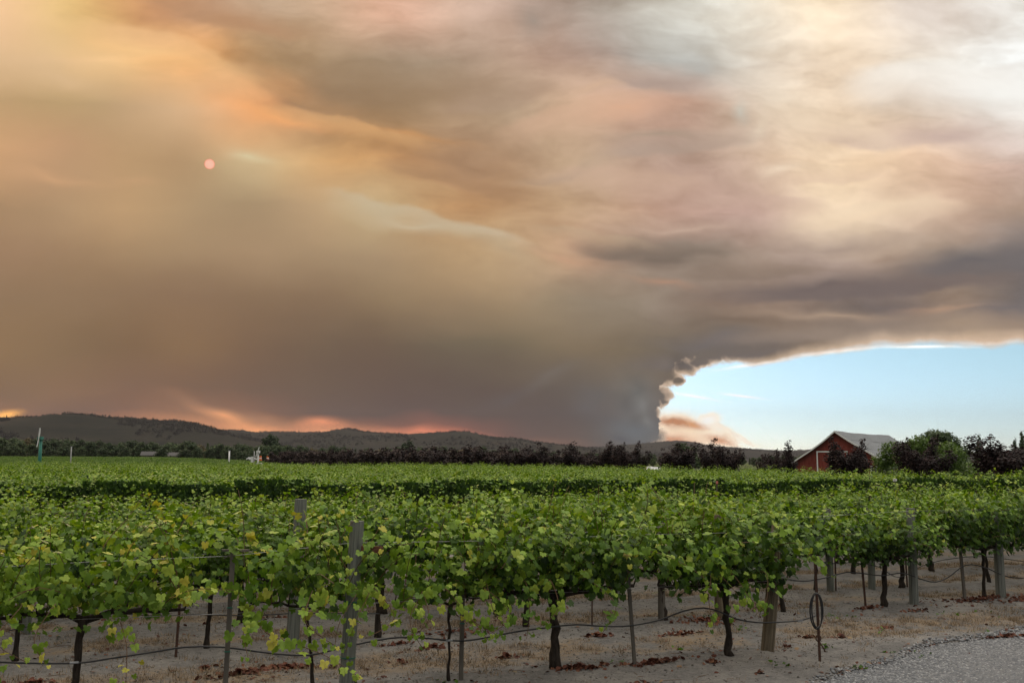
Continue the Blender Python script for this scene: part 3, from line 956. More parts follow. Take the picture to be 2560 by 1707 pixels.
def make_foliage(name, kind, canes, size, length=2.2, seed=0, dens=1.0, top=1.0, thin=0.0, fill=120, upr=.10):
    parts = [[], [], [], [], []]; stems = MB()
    for c in range(canes):
        u0 = (c + rng.uniform(0, 1)) / canes * length - length / 2
        side = 1 if rng.random() < .5 else -1
        r_ = rng.random()
        if r_ < upr: up, g, n, lean = 1.9, .02, int(rng.integers(12, 18)), rng.normal(0, .15)
        elif r_ < .62: up, g, n, lean = 1.25, .12, int(rng.integers(14, 22)), rng.normal(0, .3)
        else: up, g, n, lean = .75, .20, int(rng.integers(12, 20)), rng.normal(0, .5)
        if thin > 0: n = int(n * (1 - thin * .35))
        pts = cane_path(u0, side, up * top, g, n, .072, lean)
        if kind != 'low' and c % 2 == 0:
            stems.tube([tuple(p) for p in pts[::3]], [.0045] * len(pts[::3]), 3, cap=False)
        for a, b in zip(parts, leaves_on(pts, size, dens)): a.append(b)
    # inner leaves near the cordon and head, coloured darker as painted inner shade
    n = fill
    P = np.stack([rng.uniform(-length / 2, length / 2, n), rng.normal(0, .26, n), rng.uniform(.84, 1.66, n)], 1)
    Nn = np.stack([rng.normal(0, .5, n), np.sign(P[:, 1]) * rng.uniform(.1, 1, n), rng.uniform(0, 1, n)], 1)
    T = np.stack([rng.normal(0, .4, n), np.sign(P[:, 1]) * .3, -np.ones(n)], 1)
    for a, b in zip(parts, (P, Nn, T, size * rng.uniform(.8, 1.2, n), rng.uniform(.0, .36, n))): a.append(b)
    P, Nn, T, S, C = [np.concatenate(a) for a in parts]
    yel = rng.random(len(P)) < .005
    C = np.where(yel, .97, C)
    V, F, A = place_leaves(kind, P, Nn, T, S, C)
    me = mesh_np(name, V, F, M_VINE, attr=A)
    sm = stems.mesh('canes', M_CANE) if stems.v else None
    return me, sm

def make_trunk(name, seed, height=.93, rad=.045, cordon=1.05, arms=True, lean=0.0, n=9):
    r_ = random.Random(seed); mb = MB()
    pts = []; rr = []
    for i in range(10):
        t = i / 9
        pts.append((lean * (1 - t) + r_.uniform(-.018, .018), r_.uniform(-.018, .018), -.05 + t * (height + .05)))
        rr.append(rad * (1.35 - .55 * min(1, t * 3) + .0) * r_.uniform(.88, 1.14) + (.012 if i > 7 else 0))
    mb.tube(pts, rr, n)
    if arms:
        for s in (-1, 1):
            p = [(0, 0, height - .03)]; q = [rad * .95]
            for i in range(1, 8):
                t = i / 7
                p.append((s * cordon * t, r_.uniform(-.025, .025), height + .05 * math.sin(t * 2.2) + r_.uniform(-.025, .025)))
                q.append(rad * (.72 - .42 * t) * r_.uniform(.85, 1.2))
            mb.tube(p, q, 7)
            for i in range(2, 8):      # spurs
                b = Vector(p[i]); mb.tube([b, b + Vector((r_.uniform(-.04, .04), r_.uniform(-.05, .05), r_.uniform(.06, .12)))], [.011, .007], 5)
    me = mb.mesh(name, M_BARK, smooth=True)
    return me

NEAR_F = [make_foliage('foliage', 'fine', 46, .069, seed=i, fill=620, upr=.12) for i in range(6)]
MID_F = [make_foliage('foliage', 'mid', 46, .064, seed=10 + i, fill=420, top=.86, upr=.08) for i in range(5)]
LOW_F = [make_foliage('foliage', 'low', 44, .078, seed=20 + i, fill=260, length=2.5, top=.86, upr=.03) for i in range(5)]
def hedge_foliage():
    me = make_foliage('foliage', 'mid', 30, .085, length=2.5, top=.95, upr=.02, fill=1)
    n = 1500; L_ = 2.5
    P = np.stack([rng.uniform(-L_ / 2, L_ / 2, n), np.where(rng.random(n) < .75, -1, 1) * rng.uniform(.28, .62, n), .35 + 1.45 * rng.random(n) ** .8], 1)
    P[:, 1] *= 1 - .35 * (P[:, 2] < .8)
    Nn = np.stack([rng.normal(0, .4, n), np.sign(P[:, 1]) * 1.0, rng.uniform(-.5, .25, n)], 1)
    T = np.stack([rng.normal(0, .3, n), np.sign(P[:, 1]) * .2, -np.ones(n)], 1)
    V, F, A = place_leaves('low', P, Nn, T, .09 * rng.uniform(.8, 1.3, n), rng.uniform(0, .22, n))  # face leaves get dark values that paint the shade under the overhang
    old = me[0]; nv = len(old.vertices); V0 = np.zeros(nv * 3, dtype=np.float32); old.vertices.foreach_get('co', V0)
    F0 = np.zeros(len(old.loops), dtype=np.int32); old.loops.foreach_get('vertex_index', F0); A0 = np.zeros(nv, dtype=np.float32); old.attributes['rnd'].data.foreach_get('value', A0)
    return mesh_np('foliage', np.concatenate([V0.reshape(-1, 3), V]), np.concatenate([F0.reshape(-1, 3), F + nv]), M_VINE, attr=np.concatenate([A0, A])), me[1]
HEDGE_F = [hedge_foliage() for i in range(4)]
TRUNKS = [make_trunk('trunk', 40 + i, rad=.04 + .01 * (i % 3), lean=(-.08, .0, .1, .05)[i]) for i in range(4)]

def vine(name, loc, rz, foliage, trunk, label, group, ripeness=0.0, scale=None):
    root = empty(name, loc, rz)
    tag(root, label, 'grapevine', group)
    f = link('foliage', foliage[0], root); f['kind'] = 'stuff'; f['ripeness'] = ripeness
    if foliage[1] is not None:
        c = link('canes', foliage[1], root); c['kind'] = 'stuff'
    if trunk is not None: link('trunk', trunk, root)
    if scale is not None: root.scale = scale
    return root

ORD = ['front', 'second', 'third', 'fourth', 'fifth', 'sixth', 'seventh', 'eighth', 'ninth', 'tenth']
def row_y(r0, x): return r0 + ROW_SLOPE * x
def gzf(x, y): return float(gz(np.array([x]), np.array([y]))[0])

# ---- shoots of the front row: each big leaf is a piece of its own
LEAF_MESH = []
for i in range(6):
    c = (.3, .45, .55, .66, .78, .88)[i]
    V, F, A = place_leaves('fine', np.zeros((1, 3)), np.array([[0, 0, 1.]]), np.array([[0, 1., 0]]), np.array([1.]), np.array([c]))
    LEAF_MESH.append(mesh_np('leaf', V, F, M_VINE, attr=A))

def shoot(root, pts, size=.12, ripe=0.0, every=1):
    """a cane in the vine's own frame with single leaves hanging from it"""
    mb = MB(); n = len(pts)
    mb.tube([tuple(p) for p in pts], [.006 - .003 * i / n for i in range(n)], 5)
    s = mb.obj('shoot', M_CANE, root)
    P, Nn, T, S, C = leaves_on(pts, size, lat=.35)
    for i in range(0, len(P), every):
        N_ = Vector(Nn[i]).normalized(); t_ = Vector(T[i]); t_ = (t_ - N_ * t_.dot(N_)).normalized(); b_ = t_.cross(N_)
        M = Matrix((b_, t_, N_)).transposed()
        o = link('leaf', random.choice(LEAF_MESH), s, loc=P[i], rot=M.to_euler(), scale=float(S[i]))
        o['ripeness'] = ripe + random.uniform(-.12, .06)
    return s

def smooth_path(ctrl, step=.072):
    c = [Vector(p) for p in ctrl]; out = []
    for i in range(len(c) - 1):
        p0 = c[max(i - 1, 0)]; p1 = c[i]; p2 = c[i + 1]; p3 = c[min(i + 2, len(c) - 1)]
        n = max(1, int((p2 - p1).length / step))
        for k in range(n):
            t = k / n
            out.append(np.array(.5 * ((2 * p1) + (p2 - p0) * t + (2 * p0 - 5 * p1 + 4 * p2 - p3) * t * t + (3 * p1 - p0 - 3 * p2 + p3) * t ** 3)))
    out.append(np.array(c[-1])); return np.array(out)

# (x of trunk, ripeness, cane count, top, trunk kind, label)
FRONT = [
 (-7.05, .12, 24, .82, 'thin', "yellowing grapevine cut by the picture's edge, first in the front row"),
 (-4.63, .22, 26, .80, 'old', 'yellow-green grapevine on a thick dark trunk, beside the grey stake with a flat crossarm'),
 (-2.40, .09, 17, .80, 'none', 'pale green grapevine sprawling over the tall round end-grain post of the front row'),
 (-.75, .05, 14, .72, 'stake', 'low sparse grapevine with drooping shoots around a thin grey stake'),
 (.56, .0, 40, 1.06, 'thick', 'big dense green grapevine on the thickest black trunk of the front row'),
 (2.95, .0, 38, 1.04, 'knob', 'dark leafy grapevine with a knobbly bent trunk next to the leaning tan post'),
]
def to_row(root, wx, wy, wz):
    d = Vector((wx, wy, wz)) - root.location
    return Matrix.Rotation(-ROW_ANG, 3, 'Z') @ d

def front_row():
    roots = []
    for k, (x, ripe, canes, top, tk, lab) in enumerate(FRONT):
        y = row_y(12.9, x); z = gzf(x, y)
        ln = (2.3, 2.2, 1.5, 1.3, 2.1, 1.9)[k]
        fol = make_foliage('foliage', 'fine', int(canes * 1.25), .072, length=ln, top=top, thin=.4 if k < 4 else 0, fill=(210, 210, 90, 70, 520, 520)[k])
        tr = {'thin': make_trunk('trunk', 3, rad=.035), 'old': make_trunk('trunk', 5, rad=.050, lean=-.06), 'none': make_trunk('trunk', 6, rad=.022, lean=.12, cordon=.7),
              'stake': make_trunk('trunk', 7, rad=.02, cordon=.7), 'thick': make_trunk('trunk', 12, rad=.068, lean=.02, cordon=1.15), 'knob': make_trunk('trunk', 15, rad=.052, lean=.06)}[tk]
        root = vine('grapevine', (x, y, z), ROW_ANG, fol, tr, lab, 'grapevines of the front row', ripe)
        roots.append(root)
        if k in (1, 2, 3): [c for c in root.children if c.name.startswith('foliage')][0].scale = (1, .72, 1)
        # short upright or arching shoots with single leaves
        L_ = ln / 2
        for j in range(5 if k < 4 else 6):
            u = rng.uniform(-L_, L_); s = -1 if j % 3 else 1
            pts = cane_path(u, s, (1.5 if j % 2 else .7) * top, .10, 14, .075, rng.normal(0, .3))
            shoot(root, pts, .080, ripe)
        for j in range(4 if k < 4 else 7):
            pts = cane_path(rng.uniform(-L_, L_), -1 if j % 2 else 1, 2.4 * top, .035, int(rng.integers(15, 21)), .072, rng.normal(0, .25))
            shoot(root, pts, .072, ripe)
        for j in range(4):      # hanging ones on the near side
            u = rng.uniform(-L_, L_)
            pts = smooth_path([(u, -.2, 1.1), (u + rng.uniform(-.1, .1), -.5, 1.15), (u + rng.uniform(-.25, .25), -.72, .85), (u + rng.uniform(-.35, .35), -.76, rng.uniform(.5, .68))], .06)
            shoot(root, pts, .076, ripe)
    # long shoots the photograph shows one by one (world control points, near side is -y)
    def ws(i, P, size=.115, ripe=None):
        shoot(roots[i], smooth_path([to_row(roots[i], *p) for p in P], .055), size * .70, FRONT[i][1] if ripe is None else ripe)
    ws(2, [(-2.95, 11.6, 1.0), (-2.7, 11.3, .80), (-2.35, 11.2, .70), (-2.0, 11.15, .58), (-1.75, 11.1, .45), (-1.62, 11.1, .36)], .12, .12)
    ws(2, [(-2.9, 11.6, 1.05), (-2.95, 11.3, .85), (-2.9, 11.2, .68), (-2.85, 11.15, .55)], .12, .1)
    ws(2, [(-2.2, 11.7, 1.0), (-1.95, 11.4, 1.2), (-1.8, 11.3, 1.45)], .11, .1)
    ws(1, [(-4.2, 11.0, .95), (-4.05, 10.8, .75), (-4.02, 10.75, .55), (-4.0, 10.7, .38)], .10, .3)
    ws(0, [(-5.9, 10.5, 1.1), (-5.6, 10.3, .9), (-5.35, 10.2, .7), (-5.1, 10.2, .55)], .14, .12)
    ws(0, [(-5.8, 10.5, 1.2), (-5.45, 10.2, 1.05), (-5.35, 10.1, .75), (-5.4, 10.1, .5)], .14, .1)
    ws(3, [(-.6, 12.5, .95), (-.45, 12.2, .8), (-.25, 12.1, .7), (-.1, 12.1, .62)], .10, .1)
    ws(3, [(-.9, 12.5, 1.0), (-1.2, 12.3, 1.05), (-1.4, 12.2, .92), (-1.45, 12.2, .8)], .12, .12)
    ws(4, [(1.5, 13.2, 1.6), (1.7, 13.0, 1.95), (1.75, 12.9, 2.25), (1.72, 12.9, 2.42)], .115, 0)
    ws(4, [(1.3, 13.2, 1.5), (1.8, 12.9, 1.55), (2.2, 12.8, 1.4), (2.55, 12.8, 1.15)], .12, .08)
    ws(4, [(.3, 12.9, 1.4), (.15, 12.7, 1.8), (.1, 12.7, 2.1)], .11, 0)
    ws(5, [(3.6, 14.0, 1.5), (3.85, 13.8, 1.6), (4.1, 13.8, 1.4), (4.35, 13.9, 1.15)], .115, 0)
    ws(5, [(3.0, 14.0, 1.5), (2.9, 13.7, 1.85), (2.8, 13.6, 2.1)], .11, .05)
    # a tall one rising before the far rows at the left
    ws(1, [(-4.6, 11.2, 1.5), (-4.5, 11.3, 1.8), (-4.35, 11.5, 2.05), (-4.2, 11.6, 2.35)], .10, .06)
    return roots
FRONT_ROOTS = front_row()

# ---- the other rows of the near block
N_VINES = [len(FRONT)]
def block_rows():
    sp = 2.15
    for ri in range(1, len(ROWS_A)):
        r0 = ROWS_A[ri]
        xl = -.56 * r0 / (1 + .56 * ROW_SLOPE); xr = .56 * r0 / (1 - .56 * ROW_SLOPE)
        if ri == 1: xs = [-8.75 + 2.25 * k for k in range(12)]
        else: xs = list(np.arange(xl - .5 + (ri * .77) % 1.3, xr + 1.0, sp))
        cnt = 0
        for k, x in enumerate(xs):
            if x < xl - 1.2 or x > xr + 1.6: continue
            y = row_y(r0, x)
            fol = random.choice(NEAR_F if ri < 4 else MID_F)
            zs = (1, 1, .94, .9, .9, .88, .86, .86, .86)[ri]
            tr = random.choice(TRUNKS)
            side = 'left of the big trunk' if x < .3 else 'towards the gravel'
            nth = ('first', 'second', 'third', 'fourth', 'fifth', 'sixth', 'seventh', 'eighth', 'ninth', 'tenth', 'eleventh', 'twelfth', 'thirteenth', 'fourteenth', 'fifteenth', 'sixteenth')[min(15, cnt)]; cnt += 1
            if ri == 1: lab = f'green grapevine in the second row back, the {nth} from its left end'
            elif ri == 2: lab = f'green grapevine in the third row back, the {nth} from its left end'
            else: lab = f'green grapevine in the {ORD[ri]} row back, only its leafy top showing'
            ripe = (.02 if x < -2.5 and ri < 3 else -.03) + random.uniform(-.05, .03)
            if ri == 1 and abs(x - (-2.0)) < .2:      # the gap behind the front post: dark and thin
                fol = MID_F[0]
            s = (.92 if ri < 4 else 1.0, 1.0, zs * random.uniform(.84, 1.1))
            vine('grapevine', (x, y, gzf(x, y)), ROW_ANG + (math.pi if random.random() < .5 else 0), fol, tr, lab,
                 f'grapevines of the {ORD[ri]} row', ripe, s)
            N_VINES[0] += 1
block_rows()

# ---- the block beyond the grassy alley: nearest rows plant by plant, the rest as one mass
ROWS_B = [39.3 + 2.45 * k for k in range(33)]
def plum_x(y): return 29 - .486 * (y - 60)
def block_two():
    pts = []
    for ri, r0 in enumerate(ROWS_B):
        xl = -.56 * r0 / (1 + .56 * ROW_SLOPE)
        xs = np.arange(xl - 2 + (ri * .91) % 2, 60, 2.3)
        for x in xs:
            y = row_y(r0, x)
            if x > .56 * y + 2 or y > 128 + .0 * x: continue
            if y > 46 and x > plum_x(y) - 3.5 and y > 57: continue
            if y > 54 and x > plum_x(60) - 2 - .486 * (y - 60): continue
            if ri < 8 and N_VINES[0] < 297:
                lab = ('grapevine in the dark-sided hedge-like row facing the alley' if ri == 0 else f'grapevine in the {ORD[ri]} row beyond the alley, a strip of leaf tops')
                vine('grapevine', (x, y, 0), ROW_ANG + (math.pi if random.random() < .5 and ri else 0), random.choice(HEDGE_F if ri < 1 else LOW_F), random.choice(TRUNKS) if ri == 0 else None,
                     lab, 'grapevines beyond the alley', random.uniform(-.1, .0), (1.05, 1.15, random.uniform(.94, 1.06) * (.97 if ri else 1.05)))
                N_VINES[0] += 1
            else:
                pts.append((x, y, float(rng.uniform(-.08, .04))))
    srcs = []
    return pts
B_PTS = block_two()
SRC_LOW = [o for o in COL.objects if o.name.startswith('foliage') and o.data in [f[0] for f in LOW_F]]
_seen = {}
for o in SRC_LOW: _seen.setdefault(o.data.name, o)
SRC_LOW = list(_seen.values())
print('vines', N_VINES[0], 'mass', len(B_PTS), 'src', len(SRC_LOW))
scatter('vineyard_rows', B_PTS, SRC_LOW, scale=(.94, 1.08), rz_choice=ROW_ANG, label='mass of vine tops in the middle distance rows', cat='vineyard')

# the field that climbs at the left
def far_field():
    pts = []
    for y in np.arange(138, 415, 4.2):
        for x in np.arange(-.60 * y, -.205 * y, 2.6):
            if x > -.20 * y: continue
            if y > 395 + 30 * math.sin(x * .02): continue
            yy = y + ROW_SLOPE * x * .0
            pts.append((x + rng.uniform(-.4, .4), yy + rng.uniform(-.4, .4), 0))
    pts = np.array(pts); pts[:, 2] = gz(pts[:, 0], pts[:, 1]) - .1
    return pts
def far_sources():
    out = []
    for i in range(3):
        f = make_foliage('foliage', 'low', 30, .11, seed=50 + i, fill=160, length=2.8, top=.86, upr=.02)
        a = f[0].attributes['rnd'].data; n = len(a); v = np.zeros(n, dtype=np.float32); a.foreach_get('value', v); a.foreach_set('value', v * .62)
        x = -.36 * 139 - 14 * i; y = 136.5
        root = vine('grapevine', (x, y, gzf(x, y)), .1, f, None, ('dark grapevine at the near edge of the climbing far field, rightmost sampled', 'dark grapevine at the near edge of the climbing far field, middle', 'dark grapevine at the near edge of the climbing far field, leftmost')[i].replace(', rightmost sampled', ', the rightmost').replace(', middle', ', between two like it').replace(', leftmost', ', the leftmost'), 'grapevines of the climbing field', 0)
        out.append([c for c in root.children if c.name.startswith('foliage')][0])
    return out
scatter('far_vineyard', far_field(), far_sources(), scale=(.85, 1.0), rz_choice=0.1, label='far vineyard climbing towards the woods', cat='vineyard')
#@@PROPS
# ================================================================== trees
def leaf_cloud(centers, radii, n, size, mode='quad', zsq=1.0, up=.4):
    """many small leaf sprays spread over the shells of several lobes"""
    centers = np.array(centers); radii = np.array(radii)
    if radii.ndim == 1: radii = np.stack([radii, radii, radii * zsq], 1)
    w = (radii[:, 0] * radii[:, 2]); w = w / w.sum()
    k = rng.choice(len(centers), n, p=w)
    d = rng.normal(0, 1, (n, 3)); d /= np.linalg.norm(d, axis=1, keepdims=True)
    rad = (rng.random(n) ** .33) * rng.uniform(.8, 1.14, n)
    P = centers[k] + d * radii[k] * rad[:, None]
    P = P + rng.normal(0, .5, P.shape) * size
    Nn = d * .8 + rng.normal(0, .5, (n, 3)) + np.array([0, 0, up])
    T = rng.normal(0, 1, (n, 3))
    # clumps lighter and darker
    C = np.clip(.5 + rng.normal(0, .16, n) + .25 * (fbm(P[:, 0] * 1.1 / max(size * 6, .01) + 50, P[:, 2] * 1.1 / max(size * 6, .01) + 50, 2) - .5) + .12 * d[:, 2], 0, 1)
    return P, Nn, T, size * rng.uniform(.6, 1.4, n), C

def leaf_quads(P, Nn, T, S, C):
    Nn = Nn / np.linalg.norm(Nn, axis=1, keepdims=True)
    T = T - Nn * (T * Nn).sum(1, keepdims=True); T /= np.linalg.norm(T, axis=1, keepdims=True)
    B = np.cross(T, Nn)
    q = np.array([(-.5, 0, 0), (0, -.6, .06), (.5, 0, 0), (0, .6, .06)])
    V = P[:, None, :] + S[:, None, None] * (q[None, :, 0:1] * B[:, None, :] + q[None, :, 1:2] * T[:, None, :] + q[None, :, 2:3] * Nn[:, None, :])
    F = (np.arange(len(P)) * 4)[:, None] + np.array([0, 1, 2, 3])[None]
    return V.reshape(-1, 3), F, np.repeat(C, 4)

def crown_mesh(name, mat, centers, radii, n, size, **k):
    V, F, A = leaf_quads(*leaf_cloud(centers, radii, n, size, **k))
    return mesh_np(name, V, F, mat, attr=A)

def lobes(n, R0, H0, H1, spread, seed):
    r_ = random.Random(seed); c = []; q = []
    for i in range(n):
        t = (i + .5) / n; a = i * 2.4 + r_.uniform(-.4, .4)
        h = H0 + (H1 - H0) * t
        w = spread * math.sqrt(max(0, 1 - (abs(t - .42) / .62) ** 2))
        rr = w * r_.uniform(.35, 1)
        c.append((rr * math.cos(a), rr * math.sin(a), h)); q.append(R0 * r_.uniform(.7, 1.2) * (1 - .35 * t))
    return c, q

def trunk_limbs(h, r0, targets, seed, mat=None, base=0.0):
    mb = MB(); r_ = random.Random(seed)
    mb.tube([(0, 0, -.2), (r_.uniform(-.03, .03), 0, h * .5), (r_.uniform(-.06, .06), r_.uniform(-.06, .06), h)], [r0 * 1.3, r0, r0 * .85], 8)
    for c in targets:
        c = Vector(c); m = c * .5 + Vector((0, 0, h * .5)) + Vector((r_.uniform(-.1, .1), r_.uniform(-.1, .1), 0)) * c.length * .3
        mb.tube([(0, 0, h * .92), m, c], [r0 * .6, r0 * .36, r0 * .12], 5)
    return mb.mesh('trunk', mat or M_TRUNK, True)

def tree(name, loc, crown, trunk, label, cat, group, scale=1.0, rz=None, ripe=0.0):
    root = empty(name, loc, random.uniform(0, 6.28) if rz is None else rz)
    root.scale = (scale,) * 3 if isinstance(scale, (int, float)) else scale
    tag(root, label, cat, group)
    c = link('crown', crown, root); c['ripeness'] = ripe
    if trunk is not None: link('trunk', trunk, root)
    return root

# ---- purple-leaved plum trees along the lane at the field's edge
def plum_variant(seed, n=23000, size=.092):
    r_ = random.Random(seed); c = []; q = []
    ends = []
    for i in range(11):
        a = i * 2 * math.pi / 11 + r_.uniform(-.25, .25); s = r_.uniform(.5, 1.35)
        top = r_.uniform(2.6, 4.3) if s < 1.0 else r_.uniform(2.2, 3.3)
        e = Vector((math.cos(a) * s * 1.25, math.sin(a) * s * 1.25, top)); ends.append(e)
        for t in (.3, .5, .68, .84, 1.0):
            b = Vector((0, 0, .8)).lerp(e, t); b.z += .15 * math.sin(t * 3)
            c.append(tuple(b)); q.append((.74 - .40 * t) * r_.uniform(.75, 1.2))
    for i in range(9):      # low skirt
        a = i * .7; c.append((math.cos(a) * r_.uniform(.5, 1.5), math.sin(a) * r_.uniform(.5, 1.5), r_.uniform(1.3, 2.2))); q.append(r_.uniform(.3, .55))
    for i in range(6):      # fill of the heart
        c.append((r_.uniform(-.6, .6), r_.uniform(-.6, .6), r_.uniform(1.6, 3.1))); q.append(r_.uniform(.5, .8))
    for e in ends:          # thin twigs sticking out
        for k in range(3):
            tt = e + Vector((r_.uniform(-.3, .3), r_.uniform(-.3, .3), r_.uniform(.25, .6)))
            c.append(tuple(tt)); q.append(.10)
    P, Nn, T, S, C = leaf_cloud(c, q, n, size, zsq=1.25)
    # a few leaves along every twig tip
    V, F, A = leaf_quads(P, Nn, T, S, C)
    cm = mesh_np('crown', V, F, M_PLUM, attr=A)
    mb = MB()
    mb.tube([(0, 0, -.1), (.02, 0, .55)], [.13, .11], 8)
    for e in ends:
        mb.tube([(0, 0, .45), Vector((0, 0, .8)).lerp(e, .45), e, e + Vector((0, 0, .45))], [.07, .045, .02, .006], 5)
    return cm, mb.mesh('trunk', M_TRUNK, True)
PLUMS = [plum_variant(60 + i) for i in range(5)]
PLUM_FAR = [plum_variant(80 + i, 8500, .155) for i in range(3)]

def plum_row():
    t = -6.0; i = 0
    labs = {0: 'dark purple plum tree growing at the picture edge, beyond the conifers',
            1: 'purple plum tree with a broad crown in front of the two conifers',
            2: 'purple plum tree before the lime-green leafy tree, right of the barn',
            3: 'purple plum tree standing right in front of the red barn gable',
            4: 'lone purple plum tree in the gap just left of the red barn',
            5: 'purple plum tree second to the left of the barn, spiky topped',
            6: 'purple plum tree third to the left of the barn',
            7: 'purple plum tree at the near end of the unbroken purple hedge row'}
    pos = [(2620, 56), (2515, 60), (2290, 66), (2115, 72), (1943, 78), (1797, 84), (1692, 90), (1570, 97), (1527, 103), (1448, 109)]
    pts = [((px - 1280) / FPX * d, d) for px, d in pos]
    d = 115
    while d < 232:
        pts.append((plum_x(d) + random.uniform(-.3, .3), d)); d += 4.6
    for i, (x, y) in enumerate(pts):
        v = PLUMS[i % 5] if y < 125 else random.choice(PLUM_FAR)
        bb = [Vector(b) for b in v[0].bound_box] if hasattr(v[0], 'bound_box') else None
        co = np.zeros(len(v[0].vertices) * 3, dtype=np.float32); v[0].vertices.foreach_get('co', co); co = co.reshape(-1, 3)
        zt = np.percentile(co[:, 2], 99.7); wt = np.percentile(np.abs(co[:, 0]), 97) * 2
        sz = {0: 3.8, 1: 4.15, 2: 4.1, 3: 4.35, 4: 3.95}.get(i, 4.35) * random.uniform(.97, 1.04) / zt
        sx = ({1: 4.0, 2: 3.5, 3: 3.3, 4: 3.0}.get(i, 3.5) * .84 if i < 9 else 4.6) / wt
        lab = labs.get(i, 'dark purple plum tree closely set in the long hedge-like row')
        tree('plum_tree', (x, y, -.1), v[0], v[1], lab, 'plum tree', 'purple plum trees along the lane', (sx, sx, sz))
plum_row()

# ---- woods beyond the fields: trees one can tell apart
def broad_variant(seed, mat, n=2600, size=.55, R0=2.6, H=(3, 10), spread=3.4, nl=11):
    c, q = lobes(nl, R0, H[0], H[1], spread, seed)
    return crown_mesh('crown', mat, c, q, n, size, zsq=.85), trunk_limbs(H[0], .35, c[::3], seed)
BROAD = [broad_variant(100 + i, M_TREE) for i in range(5)]
BROAD_PALE = [broad_variant(120 + i, M_OLIVE, 1500) for i in range(2)]
def conifer_variant(seed, n=2600, H=13, w=2.3):
    r_ = random.Random(seed); c = []; q = []
    for i in range(15):
        t = i / 14; c.append((r_.uniform(-.15, .15), r_.uniform(-.15, .15), 1.6 + (H - 1.8) * t)); q.append((w * (1 - t) ** .75 + .18) * r_.uniform(.85, 1.12))
    cc = np.array(c); qq = np.stack([np.array(q), np.array(q), np.full(15, .75)], 1)
    return crown_mesh('crown', M_TREE, cc, qq, n, .36, up=.1), trunk_limbs(H * .8, .22, [], seed)
CONIFERS = [conifer_variant(140 + i) for i in range(2)]

def woods():
    def put(px, top, d, kind='b', label=None, group='trees at the edge of the far fields', w=None, ripe=0.0, base=None):
        x = (px - 1280) / FPX * d
        h = CAM_H + (1150 - top) / FPX * d
        zb = gzf(x, d) if base is None else base
        h -= zb
        if kind == 'b': v = random.choice(BROAD); H0 = 11.4
        elif kind == 'p': v = random.choice(BROAD_PALE); H0 = 11.4
        else: v = random.choice(CONIFERS); H0 = 13.2
        s = h / H0; sw = (w or random.uniform(1.0, 1.3)) * s
        tree({'b': 'broadleaf_tree', 'p': 'olive_green_tree', 'c': 'conifer_tree'}[kind], (x, d, zb), v[0], v[1],
             label or {'b': 'dark green rounded tree in the belt of woods behind the vineyard', 'p': 'paler olive-brown tree among the dark woods behind the vineyard', 'c': 'pointed conifer rising out of the belt of woods'}[kind],
             'tree', group, (sw, sw, s), ripe=ripe)
    # skyline of the belt, px -> top y
    sky = [(-60, 1098), (0, 1096), (60, 1096), (110, 1100), (170, 1098), (230, 1104), (300, 1106), (380, 1102), (430, 1106), (480, 1104), (540, 1110), (620, 1110), (680, 1110), (740, 1114), (820, 1114),
           (900, 1116), (980, 1118), (1060, 1118), (1120, 1116), (1180, 1114), (1250, 1118), (1330, 1122), (1420, 1126), (1500, 1128), (1600, 1130), (1700, 1132), (1850, 1134), (2000, 1134)]
    px = -60
    while px < 2000:
        t = np.interp(px, [a for a, b in sky], [b for a, b in sky]) + random.uniform(-2, 6)
        if px < 720: d = random.uniform(455, 520)
        else: d = random.uniform(560, 700)
        r_ = random.random()
        put(px, t, d, 'p' if r_ < .10 else ('c' if r_ > .93 else 'b'), ripe=random.uniform(-.15, .15))
        px += random.uniform(16, 30) if px < 720 else random.uniform(20, 36)
    # a nearer and lower rank at the left edge of the fields
    px = -40
    while px < 700:
        if not (350 < px < 470 and random.random() < .5):
            put(px, random.uniform(1112, 1124), random.uniform(425, 445), 'b', ripe=random.uniform(-.2, .05))
        px += random.uniform(24, 60)
    put(684, 1085, 470, 'b', 'tall dark oval-crowned tree standing above the woods, right of the white wind machine', w=.9, ripe=-.2)
    put(1026, 1101, 520, 'c', 'broad dark conifer pair rising over the middle of the woods', w=2.6, ripe=-.2)
    put(1012, 1108, 522, 'c', 'lower dark conifer beside the broad pair over the woods', w=2.2, ripe=-.2)
    put(410, 1122, 400, 'b', 'round dark tree standing alone before the low farm buildings', w=1.5, ripe=-.2)
    put(470, 1126, 402, 'b', 'second round dark tree standing alone, right of the low farm buildings', w=1.6, ripe=-.2)
    put(612, 1130, 405, 'b', 'small round tree on the strip behind the white pole', w=1.6, ripe=-.1)
    # right of the lane
    put(1712, 1102, 150, 'b', 'grey-green rounded tree looking over the plum trees, left of the barn', w=1.2, ripe=.05)
    for px in range(1490, 2010, 30):
        put(px + random.uniform(-10, 10), random.uniform(1132, 1144), random.uniform(430, 560), 'b', 'mid green tree in the hedge line far behind the plum trees', 'trees far behind the lane', ripe=random.uniform(.1, .5))
woods()

